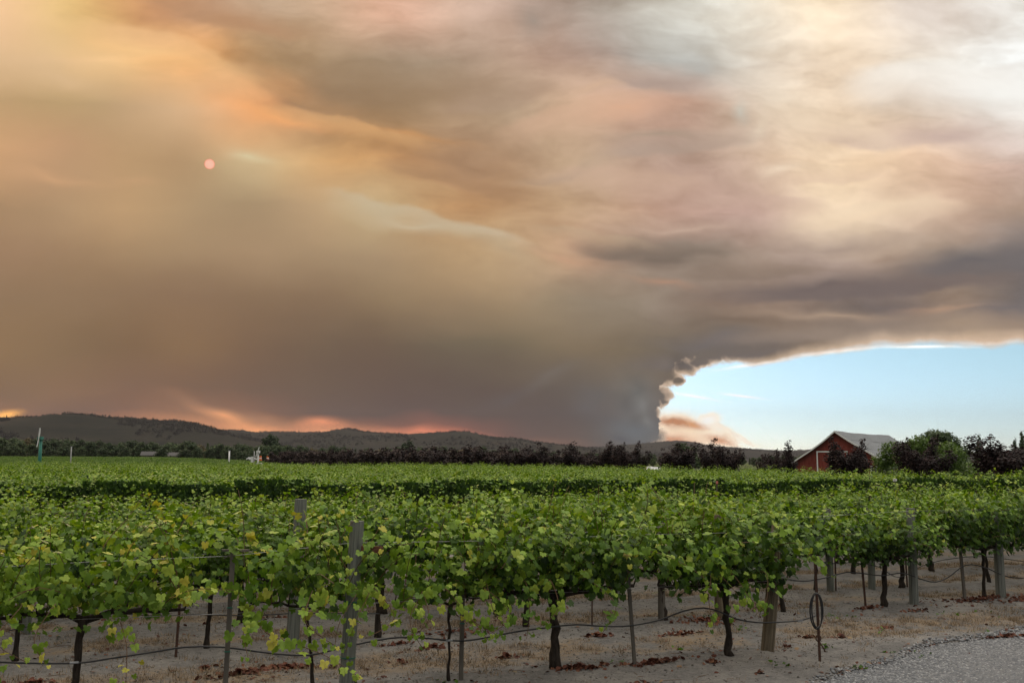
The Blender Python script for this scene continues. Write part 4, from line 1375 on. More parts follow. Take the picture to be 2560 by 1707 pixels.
def right_trees():
    # big lime-green tree and the dark oak behind it
    c, q = lobes(16, 2.2, 1.4, 6.0, 5.2, 5)
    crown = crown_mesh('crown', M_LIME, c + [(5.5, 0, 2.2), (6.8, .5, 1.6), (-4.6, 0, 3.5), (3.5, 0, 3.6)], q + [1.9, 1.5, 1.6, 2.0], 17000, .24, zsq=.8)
    d = 100; tree('lime_green_tree', ((2296 - 1280) / FPX * d, d, -.1), crown, trunk_limbs(1.6, .3, c[::2], 5), 'broad lime-green leafy tree beside the barn, behind a purple plum tree', 'tree', None, (.80, .7, .78), rz=0)
    c, q = lobes(18, 2.6, 3, 11.6, 5.8, 9)
    crown = crown_mesh('crown', M_TREE, c, q, 14000, .34, zsq=.8)
    d = 150; tree('dark_oak_tree', ((2345 - 1280) / FPX * d, d, 0), crown, trunk_limbs(3.4, .45, c[::2], 9), 'big dark green oak rising behind the lime-green tree', 'tree', None, (.92, .8, .61), rz=0, ripe=.05)
    for px, top, d, w, lab in ((2443, 1081, 190, .95, 'slender pointed conifer standing between the oak and the purple plum'), (2532, 1090, 185, .8, 'short conifer half hidden behind the purple plum tree'), (2551, 1073, 185, .85, 'tallest conifer, near the picture edge')):
        h = CAM_H + (1150 - top) / FPX * d; v = random.choice(CONIFERS); s = h / 13.2
        tree('conifer_tree', ((px - 1280) / FPX * d, d, 0), v[0], v[1], lab, 'tree', 'conifers behind the plum trees', (s * w, s * w, s), ripe=-.05)
    # green shrubs under and behind
    cs, qs = lobes(8, 1.0, .7, 2.2, 1.9, 21)
    shrub = crown_mesh('crown', M_TREE, cs, qs, 4200, .16)
    shl = crown_mesh('crown', M_LIME, cs, qs, 4200, .16)
    for px, top, d, m, lab in ((2408, 1128, 120, shrub, 'dark shrub under the oak, left of the conifers'), (2440, 1140, 105, shl, 'small bright shrub between the oak and the purple plum'), (2480, 1148, 70, shl, 'bright green shrub at the foot of the purple plum tree'),
                               (2560, 1150, 72, shrub, 'dark green bush under the plum tree at the picture edge'), (2590, 1120, 110, shl, 'yellow-green bush behind the plum tree at the picture edge'), (2240, 1150, 96, shrub, 'dark bush below the lime-green tree beside the barn')):
        h = CAM_H + (1150 - top) / FPX * d; s = h / 3.1
        tree('shrub', ((px - 1280) / FPX * d, d, 0), m, None, lab, 'shrub', 'shrubs by the lane', (s * 1.2, s * 1.2, s))
    # bare willow-like sapling between the plums, left of the open gap
    for px, top, d, lab in ((1600, 1125, 104, 'thin half-bare sapling in the gap of the plum row'),):
        cs2, qs2 = lobes(9, .45, 1.2, 3.4, 1.1, 31)
        m = crown_mesh('crown', M_TREE, cs2, qs2, 500, .10)
        tree('sapling', ((px - 1280) / FPX * d, d, 0), m, trunk_limbs(1.2, .05, cs2, 31), lab, 'sapling', None, .95)
right_trees()

def hill_trees():
    pts = []
    for V, D, step in ((H1, 2900, 1), (H2, 4600, 1), (H3, 6800, 1)):
        W = V[3:26].reshape(-1, 3)
        n = 9000
        idx = rng.integers(0, len(W), n)
        cell = (W[:, 0].max() - W[:, 0].min()) / 420
        P = W[idx] + np.stack([rng.normal(0, cell * .3, n), rng.normal(0, 18, n), np.full(n, -2.)], 1)
        keep = fbm(P[:, 0] / 240., P[:, 1] / 200., 3) < .47
        top = W[idx][:, 2] > 8
        pts.append(P[keep & top])
        Cc = V[22:24].reshape(-1, 3)      # thicker along the crest
        P2 = np.repeat(Cc, 3, 0); P2 = P2 + np.stack([rng.normal(0, cell * .5, len(P2)), rng.normal(0, 8, len(P2)), rng.uniform(-8, -4, len(P2))], 1)
        pts.append(P2[P2[:, 2] > 5])
    src = link('hill_scrub_tree', crown_mesh('hill_scrub_tree', M_SCRUB, [(0, 0, 3), (2.5, 1, 2), (-2.5, -1, 2.5)], [4.2, 3.2, 3.4], 70, 3.2), loc=(-1300, 2250, 0))
    tag(src, 'scrubby tree standing at the foot of the wooded hill', 'tree')
    scatter('hill_woods', np.concatenate(pts), [src], scale=(.5, 1.15), label='scrub woods covering the hills', cat='woods')
hill_trees()

# ================================================================== barn
M_BARN = None
def barn_mats():
    m, nt, N, L, B = mat_new('barn_red_boards')
    n = noise_node(N, L, 1.1, 6, .65, sc=(3, 3, .5)); w = N.new('ShaderNodeTexWave'); tc = N.new('ShaderNodeTexCoord')
    w.wave_type = 'BANDS'; w.bands_direction = 'X'; w.inputs['Scale'].default_value = 2.2; L.new(tc.outputs['Object'], w.inputs['Vector']); w.inputs['Distortion'].default_value = 0
    c = ramp(N, L, n.outputs['Fac'], [(.3, (.14, .031, .023)), (.7, (.22, .051, .038))])
    L.new(c.outputs[0], B.inputs['Base Color']); B.inputs['Roughness'].default_value = .85; B.inputs['Specular IOR Level'].default_value = .15
    bump(N, L, w.outputs['Fac'], .5, .02, B)
    red = m
    m, nt, N, L, B = mat_new('galvanised_roof')
    n = noise_node(N, L, .5, 6, .7, sc=(3, .6, 1)); w = N.new('ShaderNodeTexWave'); tc = N.new('ShaderNodeTexCoord')
    w.wave_type = 'BANDS'; w.bands_direction = 'Y'; w.inputs['Scale'].default_value = 2.0; L.new(tc.outputs['Object'], w.inputs['Vector'])
    c = ramp(N, L, n.outputs['Fac'], [(.3, (.085, .095, .10)), (.6, (.125, .138, .148)), (.8, (.16, .17, .175))])
    L.new(c.outputs[0], B.inputs['Base Color']); B.inputs['Roughness'].default_value = .55; B.inputs['Metallic'].default_value = .25
    bump(N, L, w.outputs['Fac'], .5, .03, B)
    return red, m
M_BARN, M_ROOF = barn_mats()
M_DARKGLASS = simple_mat('dark_pane', (.008, .01, .013), (.02, .024, .03), 3, .15, spec=.6)

def barn():
    # own frame: x across the gable, y back along the ridge, z up; front gable at y = 0
    rz = math.atan2(-.59, .81)
    root = empty('red_barn', (45.4, 140.0, 0), rz)
    tag(root, 'red wooden barn with a grey metal roof and white-trimmed sliding door', 'barn')
    Lb = 26.0
    sec = [(-7.7, 1.55), (-5.5, 3.05), (-3.4, 4.35), (-1.7, 5.55), (0, 6.95), (1.8, 5.70), (3.8, 4.5), (6.0, 3.2), (7.3, 2.4)]
    # side and back walls are one body; the gable front is built of broad boards (bands)
    wl, wr = -7.3, 6.5
    def zr(x): return float(np.interp(x, [a for a, b in sec], [b for a, b in sec])) - .12
    def polyband(name, x0, x1, z0, z1, y):
        # slab clipped to the roof profile
        xs = sorted(set([x0, x1] + [a for a, b in sec if x0 < a < x1] + list(np.linspace(x0, x1, 9))))
        top = [(x, min(z1, zr(x))) for x in xs]
        top = [(x, z) for x, z in top if z > z0 + .01]
        if len(top) < 2: return None
        mb = MB(); V = []; n = len(top)
        for yy in (y, y + .07):
            V += [(x, yy, z0) for x, z in top] + [(x, yy, z) for x, z in top]
        F = []
        for i in range(n - 1):
            F.append((i, i + 1, n + i + 1, n + i)); o = 2 * n
            F.append((o + i + 1, o + i, o + n + i, o + n + i + 1))
            F.append((n + i, n + i + 1, o + n + i + 1, o + n + i)); F.append((i + 1, i, o + i, o + i + 1))
        F.append((0, n, 3 * n, 2 * n)); F.append((n - 1, 3 * n - 1, 4 * n - 1, 2 * n - 1))
        mb.add(V, F); return mb.obj(name, M_BARN, root)
    # left door opening is covered by the door; boards in vertical strips, three tiers
    for k, (z0, z1) in enumerate(((0, 2.24), (2.25, 4.24), (4.25, 7.0))):
        x = wl
        while x < wr - .01:
            x1 = min(wr, x + 1.31)
            polyband('wall_board', x + .006, x1 - .006, z0, z1, .006 * (k % 2) + random.uniform(0, .01))
            x = x1
    mb = MB()
    mb.box((wl + .05, Lb / 2 + .1, .8), (.12, Lb - .1, 1.6)); mb.box((wr - .05, Lb / 2 + .1, 1.35), (.12, Lb - .1, 2.7))
    mb.obj('side_wall', M_BARN, root)
    polyband('back_wall', wl, wr, 0, 7.0, Lb)
    # roof: sheets lapped in three courses on each slope
    ridge = [(0, 6.95), (Lb * .5, 6.78), (Lb, 6.88)]
    for side in (0, 1):
        ss = sec[:5][::-1] if side == 0 else sec[4:]
        cuts = [0, 1, 2, 4] if side == 0 else [0, 1, 2, 4]
        for c in range(3):
            seg = ss[cuts[c]:cuts[c + 1] + 1]
            V = []; F = []; ny = 10
            for j in range(ny + 1):
                y = -.45 + (Lb + .7) * j / ny
                sag = -.22 * math.sin(math.pi * j / ny) + .05 * math.sin(j * 1.7 + c)
                for (x, z) in seg:
                    V.append((x, y, z + sag * .6 + .025 * (2 - c)))
            n = len(seg)
            nv = len(V); V += [(x, y, z - .05) for x, y, z in V]
            for j in range(ny):
                for i in range(n - 1):
                    a = j * n + i; f = (a, a + 1, a + n + 1, a + n)
                    F.append(f if side == 1 else f[::-1]); g = tuple(v + nv for v in f[::-1]); F.append(g if side == 1 else g[::-1])
            for i in range(n - 1):
                F.append((i, i + nv, i + 1 + nv, i + 1)); b = ny * n + i; F.append((b, b + 1, b + 1 + nv, b + nv))
            for j in range(ny):
                a = j * n + n - 1; F.append((a, a + n, a + n + nv, a + nv))
            mb = MB(); mb.add(V, F); mb.obj('roof_sheet_course', M_ROOF, root)
    # white barge boards along the gable
    for a, b in zip(sec[:-1], sec[1:]):
        mb = MB(); mb.bar((a[0], -.50, a[1] - .06), (b[0], -.50, b[1] - .06), .05, .19); mb.obj('barge_board', M_WHITE, root)
    # corner boards
    for x, h in ((wl - .02, 1.6), (wr + .02, 2.5)):
        mb = MB(); mb.box((x, -.05, h / 2), (.16, .12, h)); mb.obj('corner_board', M_WHITE, root)
    # sliding door with a white frame, its mate behind the plum tree
    for x0, x1 in ((-2.62, -.80), (-.35, 1.45)):
        mb = MB(); mb.box(((x0 + x1) / 2, -.07, 1.98), (x1 - x0, .08, 3.96)); dr = mb.obj('door', M_BARN, root)
        fr = MB()
        fr.box((x0 - .06, -.1, 2.02), (.17, .1, 4.04)); fr.box((x1 + .06, -.1, 2.02), (.17, .1, 4.04)); fr.box(((x0 + x1) / 2, -.105, 4.10), (x1 - x0 + .34, .1, .18))
        fr.obj('frame', M_WHITE, dr)
    # window at the lower right
    fr = MB(); x0, x1, z0, z1 = 4.72, 6.02, .7, 2.05
    fr.box((x0, -.08, (z0 + z1) / 2), (.18, .12, z1 - z0 + .18)); fr.box((x1, -.08, (z0 + z1) / 2), (.18, .12, z1 - z0 + .18)); fr.box(((x0 + x1) / 2, -.085, z1), (x1 - x0, .12, .18)); fr.box(((x0 + x1) / 2, -.085, z0), (x1 - x0, .12, .16))
    w_ = fr.obj('window', M_WHITE, root)
    for a, b in ((x0 + .09, (x0 + x1) / 2 - .03), ((x0 + x1) / 2 + .03, x1 - .09)):
        p = MB(); p.box(((a + b) / 2, -.04, (z0 + z1) / 2), (b - a, .03, z1 - z0 - .17)); p.obj('pane', M_DARKGLASS, w_)
    p = MB(); p.box(((x0 + x1) / 2, -.06, (z0 + z1) / 2), (.05, .06, z1 - z0 - .17)); p.obj('mullion', M_WHITE, w_)
    # pale lean-to at the right side
    t = MB(); t.box((8.4, 3.0, .9), (3.4, 4.0, 1.8)); t.add([(6.6, .8, 2.35), (10.3, .8, 1.75), (10.3, 5.2, 1.75), (6.6, 5.2, 2.35), (6.6, .8, 2.43), (10.3, .8, 1.83), (10.3, 5.2, 1.83), (6.6, 5.2, 2.43)],
        [(0, 3, 2, 1), (4, 5, 6, 7), (0, 1, 5, 4), (1, 2, 6, 5), (2, 3, 7, 6), (3, 0, 4, 7)])
    t.obj('lean_to', simple_mat('pale_siding', (.45, .46, .47), (.6, .6, .6), 3, .7), root)
barn()
#@@SMALL
# ================================================================== posts, stakes, wires, hoses
def ground_at(px, py):
    d = CAM_H * FPX / (py - 1150); return (px - 1280) / FPX * d, d

def wood_post(name, loc, h, r0, label, group, mat=None, lean=(0, 0), ties=(), crossarm=None, cap=None):
    root = empty(name, loc, 0); root.rotation_euler = (lean[1], lean[0], random.uniform(0, .3))
    tag(root, label, 'post', group)
    mb = MB(); n = 14; rr = random.Random(int(loc[0] * 97)); pts = []; rad = []
    for i in range(9):
        t = i / 8; pts.append((0, 0, -.1 + t * (h + .1))); rad.append(r0 * (1.03 - .06 * t))
    mb.tube(pts, rad, n)
    V = [list(v) for v in mb.v]
    for i in range(len(V)):
        a = math.atan2(V[i][1], V[i][0]); k = 1 + .025 * math.sin(a * 5 + 1) + .02 * math.sin(a * 9)
        V[i][0] *= k; V[i][1] *= k
    mb.v = [tuple(v) for v in V]
    mb.obj('shaft', mat or M_POST, root)
    for z in ties:
        t = MB(); t.tube([(r0 * 1.06 * math.cos(a), r0 * 1.06 * math.sin(a), z + .004 * math.sin(a)) for a in np.linspace(0, 2 * math.pi, 15)], .006, 5, cap=False); t.obj('wire_tie', M_TIE, root)
    if crossarm:
        z, L_, m_ = crossarm; t = MB(); t.box((r0 * .8 + L_ * .5, -.01, z), (L_, .04, .085)); t.obj('crossarm', m_, root)
    return root

def post_line(px, row):
    u = (px - 1280) / FPX; y = ROWS_A[row] / (1 - ROW_SLOPE * u); x = u * y
    return x, y, gzf(x, y)

x, y, z = post_line(886, 0)
wood_post('trellis_post', (x, y - .12, z), 1.93, .083, 'tall round weathered grey-green post, the largest in the foreground', 'trellis posts', ties=(.36, .98, 1.0), lean=(.045, 0), crossarm=(1.60, .26, M_REDWOOD))
x, y, z = post_line(753, 1)
wood_post('trellis_post', (x, y - .1, z), 2.05, .09, 'thick dark round post behind the tallest foreground post, to its left', 'trellis posts', lean=(.03, 0))
wood_post('trellis_post', (3.62, 14.45, gzf(3.62, 14.4)), 1.75, .092, 'tan round end post leaning outward at the end of the front row', 'trellis posts', mat=M_POST_TAN, lean=(.12, 0))
for px, row, h, rad, m, lab in ((1788, 1, 1.75, .075, M_POST_TAN, 'tan post just behind the knobbly trunk in the second row'), (1648, 1, 1.6, .06, M_STAKE, 'square-looking grey post beside a trunk, left of the knobbly trunk'),
                         (2265, 1, 1.78, .083, M_POST, 'upright grey-green round post in the second row, right of the hose coil'),
                         (2478, 1, 1.62, .09, M_POST, 'thick cracked post in the second row beside red dead leaves'),
                         (2163, 2, 1.7, .075, M_POST, 'grey-brown post in the third row with a thin stem against it'),
                         (2062, 2, 1.7, .075, M_POST, 'green-grey post wrapped in leaves, in the third row behind the coil'),
                         (100, 2, 1.6, .07, M_POST, 'short dark post in the third row, leftmost of the round ones')):
    x, y, z = post_line(px, row)
    wood_post('trellis_post', (x, y, z), h, rad, lab, 'trellis posts', mat=m, lean=(random.uniform(-.02, .02), 0))

def stake(name, px, row, h, w, mat, label, lean=(0, 0), dy=0.0, cross=False, ties=(), steel=False):
    x, y, z = post_line(px, row); x *= (y + dy) / y; y += dy
    root = empty(name, (x, y, z), 0); root.rotation_euler = (lean[1], lean[0], .25)
    tag(root, label, 'stake', 'vine stakes')
    mb = MB()
    if steel:      # steel tee section
        mb.box((0, 0, h / 2 - .05), (w, .006, h + .1)); mb.box((0, .016, h / 2 - .05), (.006, .028, h + .1))
        for k in range(int(h / .06)): mb.box((0, -.006, .06 * k + .03), (.008, .006, .02))
    else: mb.box((0, 0, h / 2 - .05), (w, w * .8, h + .1))
    mb.obj('shaft', mat, root)
    for t_ in ties:
        t = MB(); t.box((0, 0, t_), (w * 1.18, w * 1.0, .012)); t.obj('wire_tie', M_TIE, root)
    if cross:
        t = MB(); t.box((.03, -.01, h + .012), (.30, .05, .022)); t.bar((-.10, -.01, h - .08), (.03, -.01, h), .02, .01); t.obj('crossarm', M_STAKE, root)
    return root
stake('vine_stake', 590, 0, 1.62, .055, M_STAKE, 'grey wooden stake topped by a flat metal crossarm, tied with green wire', (.02, 0), -.10, True, (.52, 1.0))
stake('vine_stake', 1160, 0, 1.0, .05, M_STAKE, 'short grey stake left of the thickest trunk, tied with green wire', (.01, 0), -.05, False, (.66,))
stake('vine_stake', 1581, 0, 1.35, .042, M_STAKE, 'thin leaning grey stake standing in a heap of red dead leaves', (-.07, 0), -.08)
stake('vine_stake', 2030, 0, 1.25, .04, M_RUST, 'rusty steel stake with the coil of black hose hung on it', (-.02, 0), -.75, steel=True)
stake('vine_stake', 468, 1, 1.25, .035, M_RUST, 'rusty steel stake behind the front row, between the two left trunks', (.03, 0), -.3, steel=True)
stake('vine_stake', 2146, 1, 1.45, .045, M_RUST, 'rusty steel stake in the second row, leaning beside a thin bent stem', (-.06, 0), steel=True)
stake('vine_stake', 2389, 1, 1.3, .05, M_STAKE, 'grey wooden stake crossing a trunk in the second row, right of the tall upright post', (-.05, 0))
stake('vine_stake', 2250, 2, 1.3, .03, M_RUST, 'thin rusty stake in the third row behind the upright post', (-.02, 0), steel=True)
stake('vine_stake', 1478, 1, 1.1, .02, M_RUST, 'very thin rusty rod beside a slim trunk, left of the thin leaning stake', (.01, 0), steel=True)
stake('vine_stake', 2075, 2, 1.2, .03, M_RUST, 'thin rusty stake in the third row right behind the hose coil', (.01, 0), steel=True)

def hose(row, ctrl, label, rad=.0105):
    P = []
    for px, py in ctrl:
        u = (px - 1280) / FPX; y = ROWS_A[row] / (1 - ROW_SLOPE * u) - .09
        P.append((u * y, y, CAM_H - (py - 1150) / FPX * y))
    pts = smooth_path(P, .12)
    mb = MB(); mb.tube([tuple(p) for p in pts], rad, 7)
    o = mb.obj('drip_hose', M_HOSE, None, True); tag(o, label, 'hose', 'drip hoses')
    return o
h0 = hose(0, [(-60, 1638), (30, 1640), (140, 1643), (240, 1641), (300, 1632), (400, 1617), (490, 1603), (560, 1602), (620, 1607), (700, 1617), (790, 1621), (870, 1603), (950, 1586), (1010, 1578), (1080, 1580), (1160, 1586), (1230, 1576), (1290, 1564), (1380, 1552),
         (1440, 1546), (1510, 1550), (1570, 1548), (1640, 1535), (1700, 1513), (1750, 1505), (1790, 1514), (1830, 1531), (1880, 1539), (1935, 1538), (1990, 1533), (2030, 1520)], 'long black drip hose looping along the front row')
hose(1, [(1700, 1470), (1760, 1452), (1830, 1432), (1900, 1428), (1990, 1440), (2050, 1432), (2100, 1419), (2140, 1421), (2190, 1426), (2240, 1420), (2290, 1436), (2320, 1441), (2350, 1430), (2395, 1400), (2440, 1405), (2500, 1428), (2570, 1430), (2640, 1432)], 'black drip hose sagging along the second row')
hose(1, [(60, 1566), (120, 1553), (200, 1530), (330, 1525), (420, 1530), (520, 1526), (640, 1528), (760, 1522), (860, 1522), (960, 1522)], 'black drip hose behind the front row, left part', .008)
hose(2, [(2060, 1398), (2120, 1396), (2180, 1405), (2230, 1430), (2290, 1402), (2360, 1385), (2450, 1380), (2600, 1400)], 'thin black drip hose crossing behind, in the third row', .008)
# the light joiners on the front hose
for px, py in ((222, 1641), (1130, 1585), (1985, 1535)):
    u = (px - 1280) / FPX; y = ROWS_A[0] / (1 - ROW_SLOPE * u) - .09
    mb = MB(); c = Vector((u * y, y, CAM_H - (py - 1150) / FPX * y)); mb.tube([c - Vector((.04, .016, 0)), c + Vector((.04, .016, 0))], .0125, 8)
    o = mb.obj('joiner', simple_mat('grey_plastic', (.25, .26, .27), (.35, .36, .37), 5, .5)); o.parent = h0

def wire(row, ctrl, label):
    P = []
    for px, py in ctrl:
        u = (px - 1280) / FPX; y = ROWS_A[row] / (1 - ROW_SLOPE * u) - .1
        P.append((u * y, y, CAM_H - (py - 1150) / FPX * y))
    mb = MB(); mb.tube(P, .0028, 4); o = mb.obj('trellis_wire', M_WIRE); tag(o, label, 'wire', 'trellis wires')
wire(0, [(-60, 1420), (240, 1402), (590, 1386), (890, 1353), (1220, 1347), (1600, 1330), (1925, 1322)], 'taut upper wire along the front row, over the tall round post')
wire(0, [(-60, 1560), (240, 1538), (590, 1524), (890, 1500), (1280, 1478), (1600, 1458), (1915, 1440)], 'cordon wire along the front row at trunk-head height')
wire(1, [(300, 1395), (760, 1368), (1200, 1345), (1790, 1300), (2265, 1270), (2600, 1262)], 'taut upper wire along the second row')

# thin guy wires from the end post to the ground anchor
mb = MB(); mb.tube([(3.75, 14.45, 1.6), (4.36, 14.5, .22)], .0022, 4); mb.tube([(3.75, 14.45, 1.15), (4.36, 14.5, .22)], .0022, 4)
tag(mb.obj('guy_wire', M_WIRE), 'thin guy wires running from the leaning end post to the anchor', 'wire')
# screw anchor with an eye
mb = MB(); a = [(4.36 + .035 * math.cos(t), 14.5, .22 + .045 * math.sin(t)) for t in np.linspace(-math.pi / 2, 1.5 * math.pi, 15)]
mb.tube(a, .009, 6, cap=False); mb.tube([(4.37, 14.5, .175), (4.42, 14.45, .08), (4.46, 14.42, -.06)], [.011, .012, .013], 6)
tag(mb.obj('ground_anchor', M_RUST, None, True), 'rusty screw anchor with an eye sticking out of the soil by the coil stake', 'anchor')
# coil of hose on the steel stake
def coil():
    u = (2023 - 1280) / FPX; y = ROWS_A[0] / (1 - ROW_SLOPE * u) - .80; cx = u * y
    mb = MB(); pts = []
    for i in range(3 * 40 + 1):
        t = i / 40 * 2 * math.pi; k = i / 120
        pts.append((cx + (.084 + .012 * math.sin(t * .5 + k * 3)) * math.sin(t), y - .03 - .05 * k + .01 * math.sin(t), .70 + .01 * math.sin(k * 9) + .235 * math.cos(t) * (1 - .03 * k)))
    mb.tube(pts, .0095, 7)
    o = mb.obj('hose_coil', M_HOSE, None, True); tag(o, 'oval coil of black hose hanging on a rusty steel stake', 'hose')
coil()
# a stray cane growing at the foot of the tall post
mb = MB(); mb.tube([(-1.74, 12.0, 0), (-1.80, 11.98, .12), (-1.86, 11.99, .32), (-1.93, 12.05, .55)], [.022, .016, .013, .012], 6)
tag(mb.obj('young_vine_stem', M_BARK, None, True), 'thin bare stem at the right foot of the tallest foreground post', 'stem')

# ================================================================== litter, straw, gravel
def piece(name, kind, mat, vals, size, n, spread, flat=.6):
    P = np.stack([rng.uniform(-spread, spread, n), rng.uniform(-spread, spread, n), rng.uniform(.006, .035, n)], 1)
    Nn = np.stack([rng.normal(0, flat, n), rng.normal(0, flat, n), np.ones(n)], 1)
    V, F, A = place_leaves(kind, P, Nn, rng.normal(0, 1, (n, 3)), size * rng.uniform(.7, 1.2, n), rng.uniform(*vals, n))
    return V, F, A

def litter():
    P, N_, T, S, C = [], [], [], [], []
    def heap(px, py, rx, ry, n, lo=.15, hi=.8, size=.052, h=.05):
        x, y = ground_at(px, py)
        for i in range(int(n * 1.1)):
            a = rng.uniform(0, 6.28); q = abs(rng.normal(0, .55))
            xx = x + rx * q * math.cos(a); yy = y + ry * q * math.sin(a) + ROW_SLOPE * (xx - x)
            P.append((xx, yy, gzf(xx, yy) + rng.uniform(.005, h * max(.25, 1.1 - q)))); N_.append((rng.normal(0, .7), rng.normal(0, .7), 1)); T.append(rng.normal(0, 1, 3))
            S.append(size * rng.uniform(.6, 1.25)); C.append(rng.uniform(lo, hi))
    for px, py, rx, ry, n in ((625, 1668, .50, .16, 130), (735, 1647, .50, .16, 150), (850, 1646, .14, .08, 18), (1090, 1605, .30, .14, 80), (1010, 1600, .30, .07, 30), (1490, 1572, .26, .12, 60), (1270, 1624, .22, .08, 36),
                              (1440, 1662, .50, .10, 120), (1625, 1645, .62, .12, 190), (1765, 1540, .75, .34, 190), (1690, 1568, .60, .10, 60), (1770, 1642, .18, .08, 30), (120, 1690, .35, .14, 90), (260, 1700, .22, .1, 30),
                              (2430, 1490, 1.3, .32, 260), (2550, 1488, 1.1, .25, 200), (2150, 1512, .5, .16, 46), (2270, 1512, .4, .14, 30), (2005, 1577, .3, .07, 34), (2085, 1574, .25, .05, 12), (1950, 1606, .1, .05, 12),
                              (2200, 1553, .25, .1, 18), (1015, 1637, .14, .08, 14), (1130, 1578, .9, .5, 60), (1900, 1505, .8, .5, 60), (540, 1655, .12, .08, 14), (660, 1545, 1.0, .6, 50), (1300, 1700, .3, .1, 16), (1600, 1690, .2, .1, 10), (2490, 1575, .8, .10, 70), (1885, 1660, .1, .05, 8)):
        heap(px, py, rx, ry, n)
    # scattered single leaves, some yellow-green
    for i in range(560):
        px = rng.uniform(-20, 2580); py = rng.uniform(1480, 1706)
        x, y = ground_at(px, py)
        if road_f(x, y) > .15 and rng.random() < .93: continue
        P.append((x, y, gzf(x, y) + .012)); N_.append((rng.normal(0, .45), rng.normal(0, .45), 1)); T.append(rng.normal(0, 1, 3)); S.append(rng.uniform(.022, .058)); C.append(rng.uniform(.1, 1))
    for i in range(150):       # along the edge of the gravel
        x = rng.uniform(3.2, 9.5); e = 12.57 + .88 * (x - 3.56) + .18 * math.sin(x * 1.3) + .1 * math.sin(x * 3.1 + 1) + abs(rng.normal(0, .12)) - .02
        P.append((x, e, .012)); N_.append((rng.normal(0, .5), rng.normal(0, .5), 1)); T.append(rng.normal(0, 1, 3)); S.append(rng.uniform(.025, .055)); C.append(rng.uniform(.5, 1))
    V, F, A = place_leaves('mid', np.array(P), np.array(N_, float), np.array(T), np.array(S), np.array(C))
    tag(link('fallen_leaves', mesh_np('fallen_leaves', V, F, M_DRYLEAF, attr=A)), 'dead reddish vine leaves lying in heaps on the soil', 'fallen leaves', kind='stuff')
litter()

def green_bits():
    """fresh green leaves dropped on the soil and a few low weeds"""
    P, N_, T, S, C = [], [], [], [], []
    for px, py, n, r_, h in ((1935, 1645, 9, .08, .06), (2120, 1651, 8, .05, .04), (2045, 1608, 12, .09, .05), (2250, 1615, 16, .22, .02), (170, 1590, 12, .16, .22), (1685, 1605, 6, .09, .03), (1830, 1560, 8, .1, .03), (1540, 1645, 6, .08, .04), (2400, 1520, 12, .35, .02), (2070, 1530, 14, .2, .03), (1760, 1535, 10, .12, .05), (640, 1565, 8, .2, .05), (2430, 1560, 5, .1, .04), (2185, 1560, 5, .2, .02), (1120, 1690, 5, .1, .03)):
        x, y = ground_at(px, py)
        for i in range(n):
            xx = x + rng.normal(0, r_); yy = y + rng.normal(0, r_ * .6)
            P.append((xx, yy, gzf(xx, yy) + .01 + rng.uniform(0, h))); N_.append((rng.normal(0, .6), rng.normal(0, .6), 1)); T.append(rng.normal(0, 1, 3)); S.append(rng.uniform(.022, .055)); C.append(rng.uniform(0, .5))
    V, F, A = place_leaves('mid', np.array(P), np.array(N_, float), np.array(T), np.array(S), np.array(C))
    tag(link('fallen_green_leaves', mesh_np('fallen_green_leaves', V, F, M_VINE, attr=A)), 'green leaves and low weeds scattered on the soil', 'leaves', kind='stuff')
green_bits()

def tuft_mesh(seed, n=26, h=.07):
    r_ = np.random.default_rng(seed); V = []; F = []; A = []
    for i in range(n):
        x, y = r_.normal(0, .07, 2); a = r_.uniform(0, 6.28); l = h * r_.uniform(.4, 1.3); b = r_.uniform(.2, 1.6)
        d = np.array([math.cos(a), math.sin(a)]); w = np.array([-d[1], d[0]]) * .0035
        k = len(V)
        V += [(x - w[0], y - w[1], 0), (x + w[0], y + w[1], 0), (x + d[0] * l * b, y + d[1] * l * b, l * (1.1 - .4 * b))]
        F.append((k, k + 1, k + 2)); A += [r_.random()] * 3
    return mesh_np('dry_tuft', V, F, M_STRAW, attr=A)

def straw():
    src = [tag(link('dry_tuft', tuft_mesh(i), loc=(2.6 + .35 * i, 15.3 + .1 * i, gzf(2.6 + .35 * i, 15.3 + .1 * i))), 'small tuft of dry straw-coloured grass between the first two rows', 'grass tuft', 'dry grass tufts', kind='stuff') for i in range(3)]
    pts = []
    for a, b in zip(ROWS_A[:-3], ROWS_A[1:-2]):
        mid = (a + b) / 2 - .1; hw = (b - a) * .30
        for i in range(1700):
            x = rng.uniform(-11, 15); rc = mid + rng.normal(0, hw * .55); y = rc + ROW_SLOPE * x
            if fbm(np.array(x * .9), np.array(y * .9), 3) < .42: continue
            if road_f(x, y) > -.3: continue
            pts.append((x, y, gzf(x, y)))
    for i in range(420):
        x = rng.uniform(-6, 9); y = rng.uniform(10.5, 18)
        if road_f(x, y) > -.05: continue
        pts.append((x, y, gzf(x, y)))
    scatter('dry_grass', pts, src, scale=(.5, 1.3), label='dry straw-coloured grass between the vine rows', cat='dry grass')
straw()

